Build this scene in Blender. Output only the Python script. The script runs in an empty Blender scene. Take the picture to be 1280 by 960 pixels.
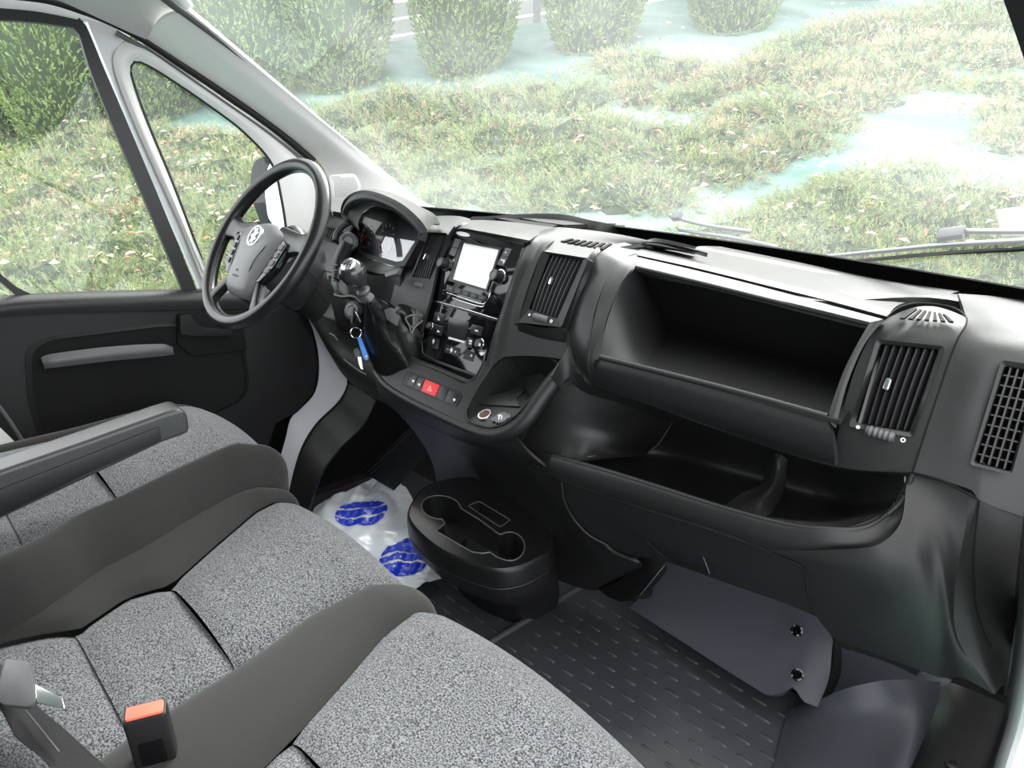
import bpy, bmesh, math, random
import numpy as np
from mathutils import Vector, Matrix
random.seed(7); rng = np.random.default_rng(7)
S = bpy.context.scene
COL = S.collection
# ---------------- camera (van frame: X to the passenger side, Y forward, Z up, cab floor at 0) ------------
W_PX, H_PX = 1280, 960
VXN, VYN = np.array([-250., 150.]) - (640, 480), np.array([1640., 180.]) - (640, 480)
F_PX = math.sqrt(-(VXN @ VYN))
_x = np.array([VXN[0], VXN[1], F_PX]); _x /= np.linalg.norm(_x)
_y = np.array([VYN[0], VYN[1], F_PX]); _y -= _x * (_y @ _x); _y /= np.linalg.norm(_y)
_X = -_x; _Z = np.cross(_X, _y)
RM = np.array([_X, _y, _Z])                 # van = RM @ (right, down, forward)
CAM = np.array([1.08, 0.0, 1.15])
cd = bpy.data.cameras.new('camera'); cam = bpy.data.objects.new('camera', cd); COL.objects.link(cam)
cd.sensor_width = 36.0; cd.lens = F_PX / W_PX * 36.0; cd.clip_start = 0.02; cd.clip_end = 200
mt = Matrix.Identity(4)
for i in range(3):
    mt[i][0] = RM[i][0]; mt[i][1] = -RM[i][1]; mt[i][2] = -RM[i][2]; mt[i][3] = CAM[i]
cam.matrix_world = mt
S.camera = cam
# ---------------- light ------------------------------------------------------------------------------------
S.view_settings.view_transform = 'Standard'; S.view_settings.look = 'None'
S.view_settings.exposure = 0.0; S.view_settings.gamma = 1.0; S.view_settings.use_curve_mapping = False
w = bpy.data.worlds.new('overcast_sky'); S.world = w; w.use_nodes = True
nt = w.node_tree; bg = nt.nodes['Background']
tc = nt.nodes.new('ShaderNodeTexCoord'); sx = nt.nodes.new('ShaderNodeSeparateXYZ'); cr = nt.nodes.new('ShaderNodeValToRGB')
nt.links.new(tc.outputs['Generated'], sx.inputs[0]); nt.links.new(sx.outputs['Z'], cr.inputs[0]); nt.links.new(cr.outputs[0], bg.inputs[0])
cr.color_ramp.elements[0].position = 0.0; cr.color_ramp.elements[0].color = (.86, .90, .95, 1)
cr.color_ramp.elements[1].position = 0.7; cr.color_ramp.elements[1].color = (1, 1, 1, 1)
bg.inputs[1].default_value = 3.9
sd = bpy.data.lights.new('sun', 'SUN'); sun = bpy.data.objects.new('sun', sd); COL.objects.link(sun)
sd.energy = 14.0; sd.angle = math.radians(50); sd.color = (1, .99, .96)   # sun behind thin cloud, ahead of the van
sun.rotation_euler = Vector((-.42, .78, .48)).to_track_quat('Z', 'Y').to_euler()
# ---------------- pixel -> place ---------------------------------------------------------------------------
def ray(px, py):
    d = RM @ np.array([px - 640., py - 480., F_PX]); return d / np.linalg.norm(d)
def P(px, py, x=None, y=None, z=None):
    d = ray(px, py)
    t = (x - CAM[0]) / d[0] if x is not None else (y - CAM[1]) / d[1] if y is not None else (z - CAM[2]) / d[2]
    return CAM + t * d
def PP(px, py, pl, off=0.0):
    d = ray(px, py); p0 = pl[0] + pl[1] * off
    return CAM + d * ((p0 - CAM) @ pl[1]) / (d @ pl[1])
def unit(v): v = np.array(v, float); return v / np.linalg.norm(v)
def plane(p0, n): return (np.array(p0, float), unit(n))
def plane3(a, b, c):
    a, b, c = map(np.array, (a, b, c)); n = unit(np.cross(b - a, c - a))
    if n @ (CAM - a) < 0: n = -n
    return (a, n)
def PF(px, py, prof):                         # ray against a profile (y,z) extruded along X, nearest hit
    d = ray(px, py); best = None
    for (y0, z0), (y1, z1) in zip(prof, prof[1:]):
        A = np.array([[d[1], -(y1 - y0)], [d[2], -(z1 - z0)]]); b = np.array([y0 - CAM[1], z0 - CAM[2]])
        if abs(np.linalg.det(A)) < 1e-9: continue
        t, s = np.linalg.solve(A, b)
        if t > 0 and -1e-6 <= s <= 1 + 1e-6 and (best is None or t < best): best = t
    if best is None:                          # fall back to the nearest end of the profile
        ys = min(prof, key=lambda q: abs((P(px, py, y=q[0]))[2] - q[1])); return P(px, py, y=ys[0])
    return CAM + best * d
# ---------------- materials --------------------------------------------------------------------------------
def mat(name, col, rough=.5, metal=0, bump=None, spec=.5, var=None, alpha=None, coat=0, sheen=0, trans=0, emit=None):
    m = bpy.data.materials.new(name); m.use_nodes = True; n = m.node_tree; b = n.nodes['Principled BSDF']
    b.inputs['Base Color'].default_value = (*col, 1); b.inputs['Roughness'].default_value = rough
    b.inputs['Metallic'].default_value = metal; b.inputs['Specular IOR Level'].default_value = spec
    b.inputs['Coat Weight'].default_value = coat; b.inputs['Sheen Weight'].default_value = sheen
    b.inputs['Transmission Weight'].default_value = trans
    if emit: b.inputs['Emission Color'].default_value = (*emit[:3], 1); b.inputs['Emission Strength'].default_value = emit[3]
    t = n.nodes.new('ShaderNodeTexCoord')
    if bump:                                   # (scale, strength, distance)
        no = n.nodes.new('ShaderNodeTexNoise'); no.inputs['Scale'].default_value = bump[0]; no.inputs['Detail'].default_value = 3
        bp = n.nodes.new('ShaderNodeBump'); bp.inputs['Strength'].default_value = bump[1]; bp.inputs['Distance'].default_value = bump[2]
        n.links.new(t.outputs['Object'], no.inputs['Vector']); n.links.new(no.outputs['Fac'], bp.inputs['Height']); n.links.new(bp.outputs[0], b.inputs['Normal'])
    if var:                                    # (scale, colour a, colour b, lo, hi)
        no = n.nodes.new('ShaderNodeTexNoise'); no.inputs['Scale'].default_value = var[0]; no.inputs['Detail'].default_value = 4
        r = n.nodes.new('ShaderNodeValToRGB'); n.links.new(t.outputs['Object'], no.inputs['Vector']); n.links.new(no.outputs['Fac'], r.inputs[0])
        r.color_ramp.elements[0].color = (*var[1], 1); r.color_ramp.elements[1].color = (*var[2], 1)
        r.color_ramp.elements[0].position = var[3]; r.color_ramp.elements[1].position = var[4]
        n.links.new(r.outputs[0], b.inputs['Base Color'])
    return m
M = {}
M['dash'] = mat('dash_plastic', (.012, .012, .0125), .45, bump=(700, .3, .0008), spec=.5)
M['dash_smooth'] = mat('smooth_dark_plastic', (.011, .011, .0115), .38, bump=(900, .1, .0004))
M['dark'] = mat('matte_black', (.006, .006, .006), .7, spec=.2)
M['gloss'] = mat('gloss_black', (.004, .004, .005), .06, spec=.6)
M['satin'] = mat('satin_grey_plastic', (.11, .11, .115), .4, bump=(600, .15, .0005))
M['slat'] = mat('vent_slat_plastic', (.03, .03, .032), .32)
M['chrome'] = mat('chrome', (.75, .76, .78), .18, metal=1)
M['white_print'] = mat('white_print', (.75, .76, .78), .5)
M['white_body'] = mat('white_paint', (.62, .62, .63), .3, coat=.3)
M['grey_post'] = mat('grey_metal_paint', (.42, .42, .44), .45)
M['liner'] = mat('pale_grey_headliner', (.56, .555, .54), .85, bump=(500, .25, .001))
M['pillar'] = mat('pale_grey_pillar_plastic', (.76, .75, .73), .55, bump=(800, .1, .0004))
M['seal'] = mat('black_rubber_seal', (.010, .010, .011), .5)
M['frit'] = mat('black_glass_border', (.005, .005, .005), .35)
M['door'] = mat('door_trim_plastic', (.008, .008, .0085), .55, bump=(600, .3, .0008), spec=.3)
M['navy'] = mat('navy_tinted_plastic', (.040, .043, .055), .5, bump=(500, .2, .0008))
M['mat'] = mat('rubber_floor_mat', (.042, .044, .050), .45, bump=(350, .25, .001))
M['carpet'] = mat('footwell_carpet', (.008, .008, .009), .9, bump=(250, .8, .003))
M['bolster'] = mat('dark_woven_cloth', (.024, .023, .022), .9, bump=(900, .5, .001), sheen=.15, spec=.2)
M['rubber'] = mat('wheel_rim_plastic', (.010, .010, .011), .28, bump=(900, .15, .0005))
M['hub'] = mat('hub_pad_grey_plastic', (.19, .19, .195), .36, bump=(800, .2, .0005))
M['knob'] = mat('polished_grey_knob', (.035, .035, .036), .18, coat=.5)
M['leather'] = mat('black_leatherette', (.008, .008, .008), .27, bump=(60, .35, .004))
M['red'] = mat('red_plastic', (.75, .03, .04), .4)
M['coral'] = mat('coral_release_button', (.85, .16, .10), .45)
M['blue_tag'] = mat('blue_plastic_tag', (.02, .22, .80), .4)
M['webbing'] = mat('black_belt_webbing', (.012, .012, .012), .8, bump=(700, .6, .001))
M['screen'] = mat('silver_screen', (.85, .86, .84), .2, spec=.6)
M['lcd'] = mat('dark_lcd', (.02, .022, .022), .15)
M['bronze'] = mat('socket_inside', (.10, .05, .03), .4, metal=.5)
M['steel'] = mat('key_metal', (.45, .42, .36), .35, metal=1)
M['dial'] = mat('black_dial', (.01, .01, .012), .4)
M['amber'] = mat('red_needle', (.6, .03, .03), .5)
def seat_cloth():
    m = bpy.data.materials.new('speckled_grey_seat_cloth'); m.use_nodes = True; n = m.node_tree; b = n.nodes['Principled BSDF']
    b.inputs['Roughness'].default_value = .95; b.inputs['Specular IOR Level'].default_value = .15; b.inputs['Sheen Weight'].default_value = .2
    t = n.nodes.new('ShaderNodeTexCoord'); no = n.nodes.new('ShaderNodeTexNoise'); no.inputs['Scale'].default_value = 430; no.inputs['Detail'].default_value = 1.5
    r = n.nodes.new('ShaderNodeValToRGB'); r.color_ramp.elements[0].position = .36; r.color_ramp.elements[1].position = .64
    r.color_ramp.elements[0].color = (.017, .018, .020, 1); r.color_ramp.elements[1].color = (.205, .21, .22, 1)
    bp = n.nodes.new('ShaderNodeBump'); bp.inputs['Strength'].default_value = .5; bp.inputs['Distance'].default_value = .002
    n.links.new(t.outputs['Object'], no.inputs['Vector']); n.links.new(no.outputs['Fac'], r.inputs[0]); n.links.new(r.outputs[0], b.inputs['Base Color'])
    n.links.new(no.outputs['Fac'], bp.inputs['Height']); n.links.new(bp.outputs[0], b.inputs['Normal'])
    return m
M['cloth'] = seat_cloth()
def glass_mat(name, haze, tint=(1, 1, 1)):      # thin pane: clear + mirror reflection at grazing angles + a patchy pale layer painting in hazy reflections
    m = bpy.data.materials.new(name); m.use_nodes = True; n = m.node_tree; n.nodes.clear()
    o = n.nodes.new('ShaderNodeOutputMaterial'); tr = n.nodes.new('ShaderNodeBsdfTransparent'); gl = n.nodes.new('ShaderNodeBsdfGlossy')
    tl = n.nodes.new('ShaderNodeBsdfTranslucent'); tl.inputs[0].default_value = (.9, .93, .95, 1)
    tr.inputs[0].default_value = (*tint, 1); gl.inputs['Roughness'].default_value = 0.0
    lw = n.nodes.new('ShaderNodeLayerWeight'); lw.inputs[0].default_value = .5
    pw = n.nodes.new('ShaderNodeMath'); pw.operation = 'POWER'; pw.inputs[1].default_value = 5; n.links.new(lw.outputs['Facing'], pw.inputs[0])
    fr = n.nodes.new('ShaderNodeMath'); fr.operation = 'MULTIPLY_ADD'; fr.inputs[1].default_value = .9; fr.inputs[2].default_value = .05; n.links.new(pw.outputs[0], fr.inputs[0])
    t = n.nodes.new('ShaderNodeTexCoord'); no = n.nodes.new('ShaderNodeTexNoise'); no.inputs['Scale'].default_value = 1.3; no.inputs['Detail'].default_value = 2
    mr = n.nodes.new('ShaderNodeMapRange'); mr.inputs[3].default_value = haze * .5; mr.inputs[4].default_value = haze * 1.5; mr.inputs[1].default_value = .35; mr.inputs[2].default_value = .65
    m1 = n.nodes.new('ShaderNodeMixShader'); m2 = n.nodes.new('ShaderNodeMixShader')
    n.links.new(t.outputs['Object'], no.inputs['Vector']); n.links.new(no.outputs['Fac'], mr.inputs[0]); n.links.new(mr.outputs[0], m1.inputs[0])
    n.links.new(tr.outputs[0], m1.inputs[1]); n.links.new(tl.outputs[0], m1.inputs[2])
    n.links.new(fr.outputs[0], m2.inputs[0]); n.links.new(m1.outputs[0], m2.inputs[1]); n.links.new(gl.outputs[0], m2.inputs[2])
    n.links.new(m2.outputs[0], o.inputs[0]); return m
M['windshield'] = glass_mat('hazed_windscreen_glass', .09, (.97, .99, .98))  # pale layer strongest here, standing in for the veil of reflections
M['sideglass'] = glass_mat('side_window_glass', .05, (.97, .99, .98))
# ---------------- objects ----------------------------------------------------------------------------------
ORG = {}
def tagp(o, label=None, cat=None, group=None, kind=None):
    if label: o['label'] = label
    if cat: o['category'] = cat
    if group: o['group'] = group
    if kind: o['kind'] = kind
    return o
def thing(name, label, cat, loc, group=None):
    o = bpy.data.objects.new(name, None); COL.objects.link(o); o.location = loc; o.empty_display_size = .05
    ORG[o] = np.array(loc, float); return tagp(o, label, cat, group)
def mk(name, V, Fc, m, parent=None, sharp=35, smooth=True, label=None, mi=None):
    V = np.array([list(v) for v in V], float)
    if parent is None:
        org = np.array([(V[:, 0].min() + V[:, 0].max()) / 2, (V[:, 1].min() + V[:, 1].max()) / 2, V[:, 2].min()])
    else: org = ORG[parent]
    me = bpy.data.meshes.new(name); me.from_pydata((V - org).tolist(), [], [list(f) for f in Fc]); 
    for q in (m if isinstance(m, (list, tuple)) else [m]): me.materials.append(M[q] if isinstance(q, str) else q)
    if mi is not None: me.polygons.foreach_set('material_index', mi)
    bm = bmesh.new(); bm.from_mesh(me); bmesh.ops.recalc_face_normals(bm, faces=bm.faces); bm.to_mesh(me); bm.free()
    if smooth:
        me.polygons.foreach_set('use_smooth', [True] * len(me.polygons)); me.set_sharp_from_angle(angle=math.radians(sharp))
    me.update()
    o = bpy.data.objects.new(name, me); COL.objects.link(o)
    if parent is None: o.location = org
    else: o.parent = parent
    ORG[o] = org
    if label: o['label'] = label
    return o
def resample(pts, n, smooth=True, closed=False):
    p = np.array([list(q) for q in pts], float)
    if closed: p = np.vstack([p, p[:1]])
    d = np.r_[0, np.cumsum(np.linalg.norm(np.diff(p, axis=0), axis=1))]
    if len(p) < 3: smooth = False
    s = np.linspace(0, d[-1], n + 1)[:-1] if closed else np.linspace(0, d[-1], n)
    if not smooth: return np.array([[np.interp(q, d, p[:, k]) for k in range(p.shape[1])] for q in s])
    out = []
    m = len(p)
    for q in s:
        i = min(max(np.searchsorted(d, q) - 1, 0), m - 2)
        h = d[i + 1] - d[i] or 1e-9; t = (q - d[i]) / h
        def tan(k):
            if closed: a, b = (k - 1) % (m - 1), (k + 1) % (m - 1); L = (d[k] - d[k - 1] if k else d[-1] - d[-2]) + (d[k + 1] - d[k] if k < m - 1 else d[1] - d[0]); return (p[b] - p[a]) / L
            if k == 0: return (p[1] - p[0]) / (d[1] - d[0] + 1e-9)
            if k == m - 1: return (p[-1] - p[-2]) / (d[-1] - d[-2] + 1e-9)
            return (p[k + 1] - p[k - 1]) / (d[k + 1] - d[k - 1] + 1e-9)
        m0, m1 = tan(i) * h, tan(i + 1) * h
        out.append((2*t**3 - 3*t**2 + 1) * p[i] + (t**3 - 2*t**2 + t) * m0 + (-2*t**3 + 3*t**2) * p[i + 1] + (t**3 - t**2) * m1)
    return np.array(out)
def grid_faces(nu, nv, keep=None):
    return [(i * nv + j, i * nv + j + 1, (i + 1) * nv + j + 1, (i + 1) * nv + j) for i in range(nu - 1) for j in range(nv - 1) if keep is None or keep(i, j)]
def inpoly(x, y, poly):
    c = False; n = len(poly)
    for i in range(n):
        x0, y0 = poly[i]; x1, y1 = poly[(i + 1) % n]
        if (y0 > y) != (y1 > y) and x < (x1 - x0) * (y - y0) / (y1 - y0) + x0: c = not c
    return c
def to_px(p):
    v = RM.T @ (np.array(p) - CAM); return 640 + F_PX * v[0] / v[2], 480 + F_PX * v[1] / v[2]
def loft(name, rows, m, parent=None, nu=24, nv=24, thick=.004, cut=None, smu=True, smv=True, sharp=40, label=None):
    R = [resample(r, nv, smv) for r in rows]
    G = np.array([resample([r[j] for r in R], nu, smu) for j in range(nv)]).transpose(1, 0, 2)
    V = G.reshape(-1, 3)
    keep = None
    if cut:
        px = np.array([to_px(v) for v in V]).reshape(nu, nv, 2)
        def keep(i, j):
            c = px[i:i + 2, j:j + 2].reshape(-1, 2).mean(0); return not any(inpoly(c[0], c[1], q) for q in cut)
    Fc = grid_faces(nu, nv, keep)
    if thick:
        du = np.gradient(G, axis=0); dv = np.gradient(G, axis=1); N = np.cross(du, dv); L = np.linalg.norm(N, axis=2, keepdims=True); N /= np.where(L > 1e-12, L, 1)
        c = np.array(V.mean(0)); 
        s = 1 if np.sum(N.reshape(-1, 3) * (CAM - V)) > 0 else -1
        V2 = V - N.reshape(-1, 3) * thick * s; n = len(V)
        from collections import Counter
        ec = Counter()
        for f in Fc:
            for k in range(4): ec[frozenset((f[k], f[(k + 1) % 4]))] += 1
        rim = []
        for f in Fc:
            for k in range(4):
                a, b = f[k], f[(k + 1) % 4]
                if ec[frozenset((a, b))] == 1: rim.append((b, a, a + n, b + n))
        Fc = Fc + [tuple(q + n for q in reversed(f)) for f in Fc] + rim
        V = np.vstack([V, V2])
    return mk(name, V, Fc, m, parent, sharp, label=label)
def rounded(pts, r, k=4):                       # round the corners of a planar 3D polygon; r a number or one per corner
    pts = [np.array(p, float) for p in pts]; n = len(pts); out = []
    rs = r if isinstance(r, (list, tuple)) else [r] * n
    for i in range(n):
        a, b, c = pts[i - 1], pts[i], pts[(i + 1) % n]; q = rs[i]
        if q <= 0: out.append(b); continue
        q0 = min(q, np.linalg.norm(a - b) * .45); q1 = min(q, np.linalg.norm(c - b) * .45)
        s, e = b + unit(a - b) * q0, b + unit(c - b) * q1
        for j in range(k + 1):
            t = j / k; out.append((1 - t)**2 * s + 2 * t * (1 - t) * b + t * t * e)
    return out
def prism(name, pts, n, depth, m, parent=None, bev=0, seg=2, label=None, taper=1.0, sharp=35):
    """polygon pts (front face) extruded by depth along -n"""
    n = unit(n); pts = [np.array(p, float) for p in pts]; k = len(pts); c = sum(pts) / k
    back = [c + (p - c) * taper - n * depth for p in pts]
    V = pts + back; Fc = [list(range(k)), list(range(2 * k - 1, k - 1, -1))] + [(i, (i + 1) % k, (i + 1) % k + k, i + k) for i in range(k)]
    o = mk(name, V, Fc, m, parent, sharp, label=label)
    if bev:
        bm = bmesh.new(); bm.from_mesh(o.data)
        es = [e for e in bm.edges if e.calc_face_angle(0) > .6 or (len(e.verts) == 2 and all(v.index < k for v in e.verts) and e.calc_face_angle(0) > .3)]
        bmesh.ops.bevel(bm, geom=es, offset=bev, segments=seg, profile=.6, affect='EDGES', clamp_overlap=True)
        bm.to_mesh(o.data); bm.free(); me = o.data
        me.polygons.foreach_set('use_smooth', [True] * len(me.polygons)); me.set_sharp_from_angle(angle=math.radians(50))
    return o
def ring(name, outer, inner, n, depth, m, parent=None, lift=0.0, lift_in=0.0, label=None):
    """flat frame between two loops of equal count, front lifted, inner wall going down by depth"""
    n = unit(n); k = len(outer); A = [np.array(p) + n * lift for p in outer]; B = [np.array(p) + n * lift_in for p in inner]
    A2 = [p - n * depth for p in A]; B2 = [p - n * depth for p in B]
    V = A + B + B2 + A2; Fc = []
    for a, b in ((0, 1), (1, 2), (2, 3), (3, 0)):
        for i in range(k): j = (i + 1) % k; Fc.append((a * k + i, a * k + j, b * k + j, b * k + i))
    return mk(name, V, Fc, m, parent, 30, label=label)
def frame_dirs(T, ref=(0, 0, 1)):
    T = unit(T); r = np.array(ref, float)
    if abs(T @ r) > .95: r = np.array((0, 1., 0))
    a = unit(np.cross(T, r)); return a, np.cross(a, T)
def tube(name, pts, r, m, parent=None, nseg=12, n=None, closed=False, flat=1.0, label=None, ref=(0, 0, 1), cap=True, smooth=True):
    pts = resample(pts, n or len(pts) * 6, smooth, closed); k = len(pts); V = []
    rs = np.interp(np.linspace(0, 1, k), np.linspace(0, 1, len(r)), r) if isinstance(r, (list, tuple)) else [r] * k
    for i in range(k):
        T = pts[(i + 1) % k] - pts[i - 1] if closed else pts[min(i + 1, k - 1)] - pts[max(i - 1, 0)]
        a, b = frame_dirs(T, ref)
        for j in range(nseg):
            t = 2 * math.pi * j / nseg; V.append(pts[i] + rs[i] * (math.cos(t) * a + flat * math.sin(t) * b))
    Fc = [(i * nseg + j, i * nseg + (j + 1) % nseg, ((i + 1) % k) * nseg + (j + 1) % nseg, ((i + 1) % k) * nseg + j) for i in range(k if closed else k - 1) for j in range(nseg)]
    if not closed and cap: Fc += [list(range(nseg))[::-1], list(range((k - 1) * nseg, k * nseg))]
    return mk(name, V, Fc, m, parent, 50, label=label)
def lathe(name, prof, org, axis, m, parent=None, nseg=24, ref=(0, 0, 1), label=None, sharp=35):
    """prof = [(radius, height along axis)]"""
    a, b = frame_dirs(axis, ref); ax = unit(axis); V = []; org = np.array(org, float)
    for r, h in prof:
        for j in range(nseg):
            t = 2 * math.pi * j / nseg; V.append(org + ax * h + max(r, 1e-5) * (math.cos(t) * a + math.sin(t) * b))
    Fc = [(i * nseg + j, i * nseg + (j + 1) % nseg, (i + 1) * nseg + (j + 1) % nseg, (i + 1) * nseg + j) for i in range(len(prof) - 1) for j in range(nseg)]
    Fc += [list(range(nseg))[::-1], list(range((len(prof) - 1) * nseg, len(prof) * nseg))]
    return mk(name, V, Fc, m, parent, sharp, label=label)
def box(name, c, u, v, wv, m, parent=None, bev=0, label=None):
    """centre and three half-extent vectors"""
    c, u, v, wv = map(lambda q: np.array(q, float), (c, u, v, wv))
    return prism(name, [c + wv - u - v, c + wv + u - v, c + wv + u + v, c + wv - u + v], wv, 2 * np.linalg.norm(wv), m, parent, bev, label=label)
def struct(o): o['kind'] = 'structure'; return o
def arcpoly(c, u, v, n=24, a0=0, a1=2 * math.pi):
    c, u, v = map(np.array, (c, u, v)); return [c + math.cos(a0 + (a1 - a0) * i / n) * u + math.sin(a0 + (a1 - a0) * i / n) * v for i in range(n if abs(a1 - a0) > 6.28 else n + 1)]
# ================= SHELL =================
# plane of the driver's side glass and frames, leaning in towards the roof
PLEFT = plane((-.93, .5, .72), (1, 0, .13))
def L(px, py, off=0.0): return PP(px, py, PLEFT, off)
NL = PLEFT[1]
# floor and footwell
V = []; 
rows = [[(-.95, y, z), (0, y, z), (1.0 if y < 1.2 else .80, y, z)] for y, z in ((-.7, -.012), (0, -.012), (.6, -.012), (1.25, -.012), (1.33, .0), (1.62, .30), (1.66, .5))]
struct(loft('floor', rows, 'carpet', None, 30, 12, .02, smu=False, smv=False))
struct(loft('floor', [[(.76, 1.15, -.03), (1.02, 1.15, -.03)], [(.76, 1.66, -.03), (1.02, 1.66, -.03)], [(.76, 1.70, .7), (1.02, 1.70, .7)]], 'carpet', None, 8, 4, .02, smu=False))
struct(loft('wall_back', [[(-.95, -.62, -.01), (1.0, -.62, -.01)], [(-.95, -.62, 1.7), (1.0, -.62, 1.7)]], 'liner', None, 4, 4, .02))
# windscreen: base line and top line, curved in plan
def ws(u, v):       # u -1..1 across, v 0..1 up
    x0 = .93 * u; y0 = 1.56 - .13 * u * u - (.02 * (u < 0) * u * u); z0 = .89 - .0 * u * u
    x1 = .80 * u; y1 = .70 + .02 - .10 * u * u; z1 = 1.46
    return np.array([x0 + (x1 - x0) * v, y0 + (y1 - y0) * v, z0 + (z1 - z0) * v + .03 * math.sin(math.pi * v)])
US = np.linspace(-1, 1, 13)
g = loft('window_1', [[ws(u, v) for u in US] for v in (0, .33, .66, 1)], 'windshield', None, 14, 26, 0)
tagp(g, kind='structure')
# black border baked along the bottom of the glass
struct(loft('trim_1', [[ws(u, v) + np.array((0, -.004, -.004)) for u in US] for v in (-.01, .045)], 'frit', None, 3, 26, .003, smu=False))
struct(loft('trim_2', [[ws(u, v) + np.array((0, -.006, -.006)) for v in np.linspace(-.01, 1, 9)] for u in (-1.01, -.985)], 'seal', None, 3, 26, .006, smu=False))
struct(loft('trim_3', [[ws(u, v) + np.array((0, -.006, -.006)) for v in np.linspace(-.01, 1, 9)] for u in (.985, 1.02)], 'seal', None, 3, 26, .006, smu=False))
# headliner: dome over the cab, its front left corner comes down to the pillar
top = [ws(u, 1) for u in US]
r0 = [p + np.array((0, 0, .0)) for p in top]
r1 = [p + np.array((0, -.10, .05)) for p in top]
r2 = [(p[0] * 1.0, .20, 1.58 - .10 * (p[0] / .8)**4) for p in top]
r3 = [(p[0] * 1.0, -.62, 1.60 - .10 * (p[0] / .8)**4) for p in top]
struct(loft('ceiling', [r0, r1, r2, r3], 'liner', None, 24, 26, .02))
# left roof side rail of the headliner between roof edge and door opening
def dome(y): return np.array((-.80, y, 1.45 if y < .2 else 1.46))
def Lz(y, z): return np.array((-.93 + (-(z - .72) * .13), y, z)) * np.array((1, 1, 1)) + np.array((2 * (z - .72) * .13 * 0, 0, 0))
def LP(y, z, off=0): # point on the left plane
    x = -.93 + (.72 - z) * PLEFT[1][2] / PLEFT[1][0]; return np.array((x, y, z)) + NL * off
# left side: the headliner rail follows the door aperture arc
arc = [L(-60, -12, .03), L(0, -8, .03), L(60, -2, .03), L(110, 17, .03), L(150, 35, .03), L(182, 50, .03)]
rail_in = [(-.70, p[1] - .05, 1.50) for p in arc[:3]] + [(-.72, arc[3][1] + .0, 1.49), (-.74, arc[4][1] + .04, 1.47), PP(240, 10, plane((-.80, .7, 1.4), (1, 0, .13)))]
struct(loft('trim_4', [arc, [(np.array(a) + np.array(b)) / 2 + np.array((.0, 0, .015)) for a, b in zip(arc, rail_in)], rail_in], 'liner', None, 10, 20, .01))
# A pillar trim, from the headliner seam down to the dashboard
PILa = [(183, 49), (240, 86), (300, 126), (350, 162), (392, 196), (408, 218), (412, 250), (420, 290)]
PILb = [(236, 13), (290, 58), (350, 108), (420, 166), (470, 206), (505, 234), (530, 252), (575, 272)]
rowa = [L(*p, .03) for p in PILa]
rowb = []
for i, p in enumerate(PILb):
    t = i / 7; q = P(*p, x=-.80 - .10 * t); rowb.append(q)
mid = [np.array(a) * .5 + b * .5 + np.array((.035, -.02, .01)) for a, b in zip(rowa, rowb)]
pil = struct(loft('trim_5', [rowa, mid, rowb], 'pillar', None, 14, 40, .012))
ORG_p = pil
# tweeter grille let into the pillar foot
tw = [(411, 219), (444, 217), (452, 232), (449, 249), (417, 251)]
TWP = plane3(P(411, 219, x=-.885), P(449, 249, x=-.862), P(417, 251, x=-.888))
grille = tagp(prism('speaker_grille', rounded([PP(*p, TWP, .030) for p in tw], .012), TWP[1], .006, 'pillar', None, .002), 'pale grey perforated tweeter grille at the foot of the left windscreen pillar', 'grille')
GP = grille
from itertools import product
bmv, bmf = [], []
gu = unit(PP(449, 217, TWP) - PP(411, 219, TWP)); gv = unit(np.cross(TWP[1], gu))
c0 = PP(430, 234, TWP, .0305)
for i, j in product(range(-9, 10), range(-8, 9)):
    c = c0 + gu * .0052 * i + gv * .0052 * j
    qx = to_px(c)
    if not inpoly(qx[0], qx[1], [(415, 221), (442, 220), (448, 233), (445, 246), (420, 248)]): continue
    n0 = len(bmv); bmv += [c + (math.cos(a) * gu + math.sin(a) * gv) * .0015 + TWP[1] * .0004 for a in np.arange(6) * math.pi / 3]; bmf.append(tuple(range(n0, n0 + 6)))
o = mk('grille_hole', bmv, bmf, 'satin', grille, smooth=False); o['kind'] = 'stuff'
# dark door aperture seal running along the pillar and roof
seal_px = [(-70, -22), (0, -9), (60, -1), (110, 15), (150, 32), (184, 51), (240, 89), (300, 130), (350, 166), (392, 201)]
struct(tube('trim_6', [L(*p, .022) for p in seal_px], .011, 'seal', None, 10, 60))
struct(tube('trim_7', [L(*p, .016) for p in [(x - 5, y + 9) for x, y in seal_px[4:]] + [(405, 240), (412, 280), (415, 330)]], .007, 'satin', None, 8, 50))
# ---- driver's door: metal frame, seals, panes, inner panel ----
door = thing('door_1', "driver's door with dark trim panel, white metal window frame and two panes", 'door', (-.93, .5, .05)); door['kind'] = 'structure'
del door['category']; del door['label']
# frame plate with two openings: built from strips
def strip(name, a, b, m, off=0.0, th=.02, parent=door, n=30, sm=True):
    return loft(name, [[L(*p, off) for p in a], [L(*p, off) for p in b]], m, parent, 3, n, th, smu=False, smv=sm)
# top member
strip('window_frame', [(-90, -26), (0, -12), (60, -6), (112, 12), (140, 25), (168, 42)], [(-90, 8), (0, 14), (50, 17), (104, 24), (120, 40), (146, 58)], 'white_body')
strip('window_frame', [(107, 22), (125, 65), (150, 125), (185, 210), (220, 290), (256, 374)], [(150, 36), (150, 80), (160, 125), (196, 205), (234, 285), (270, 372)], 'white_body', .004)
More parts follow.
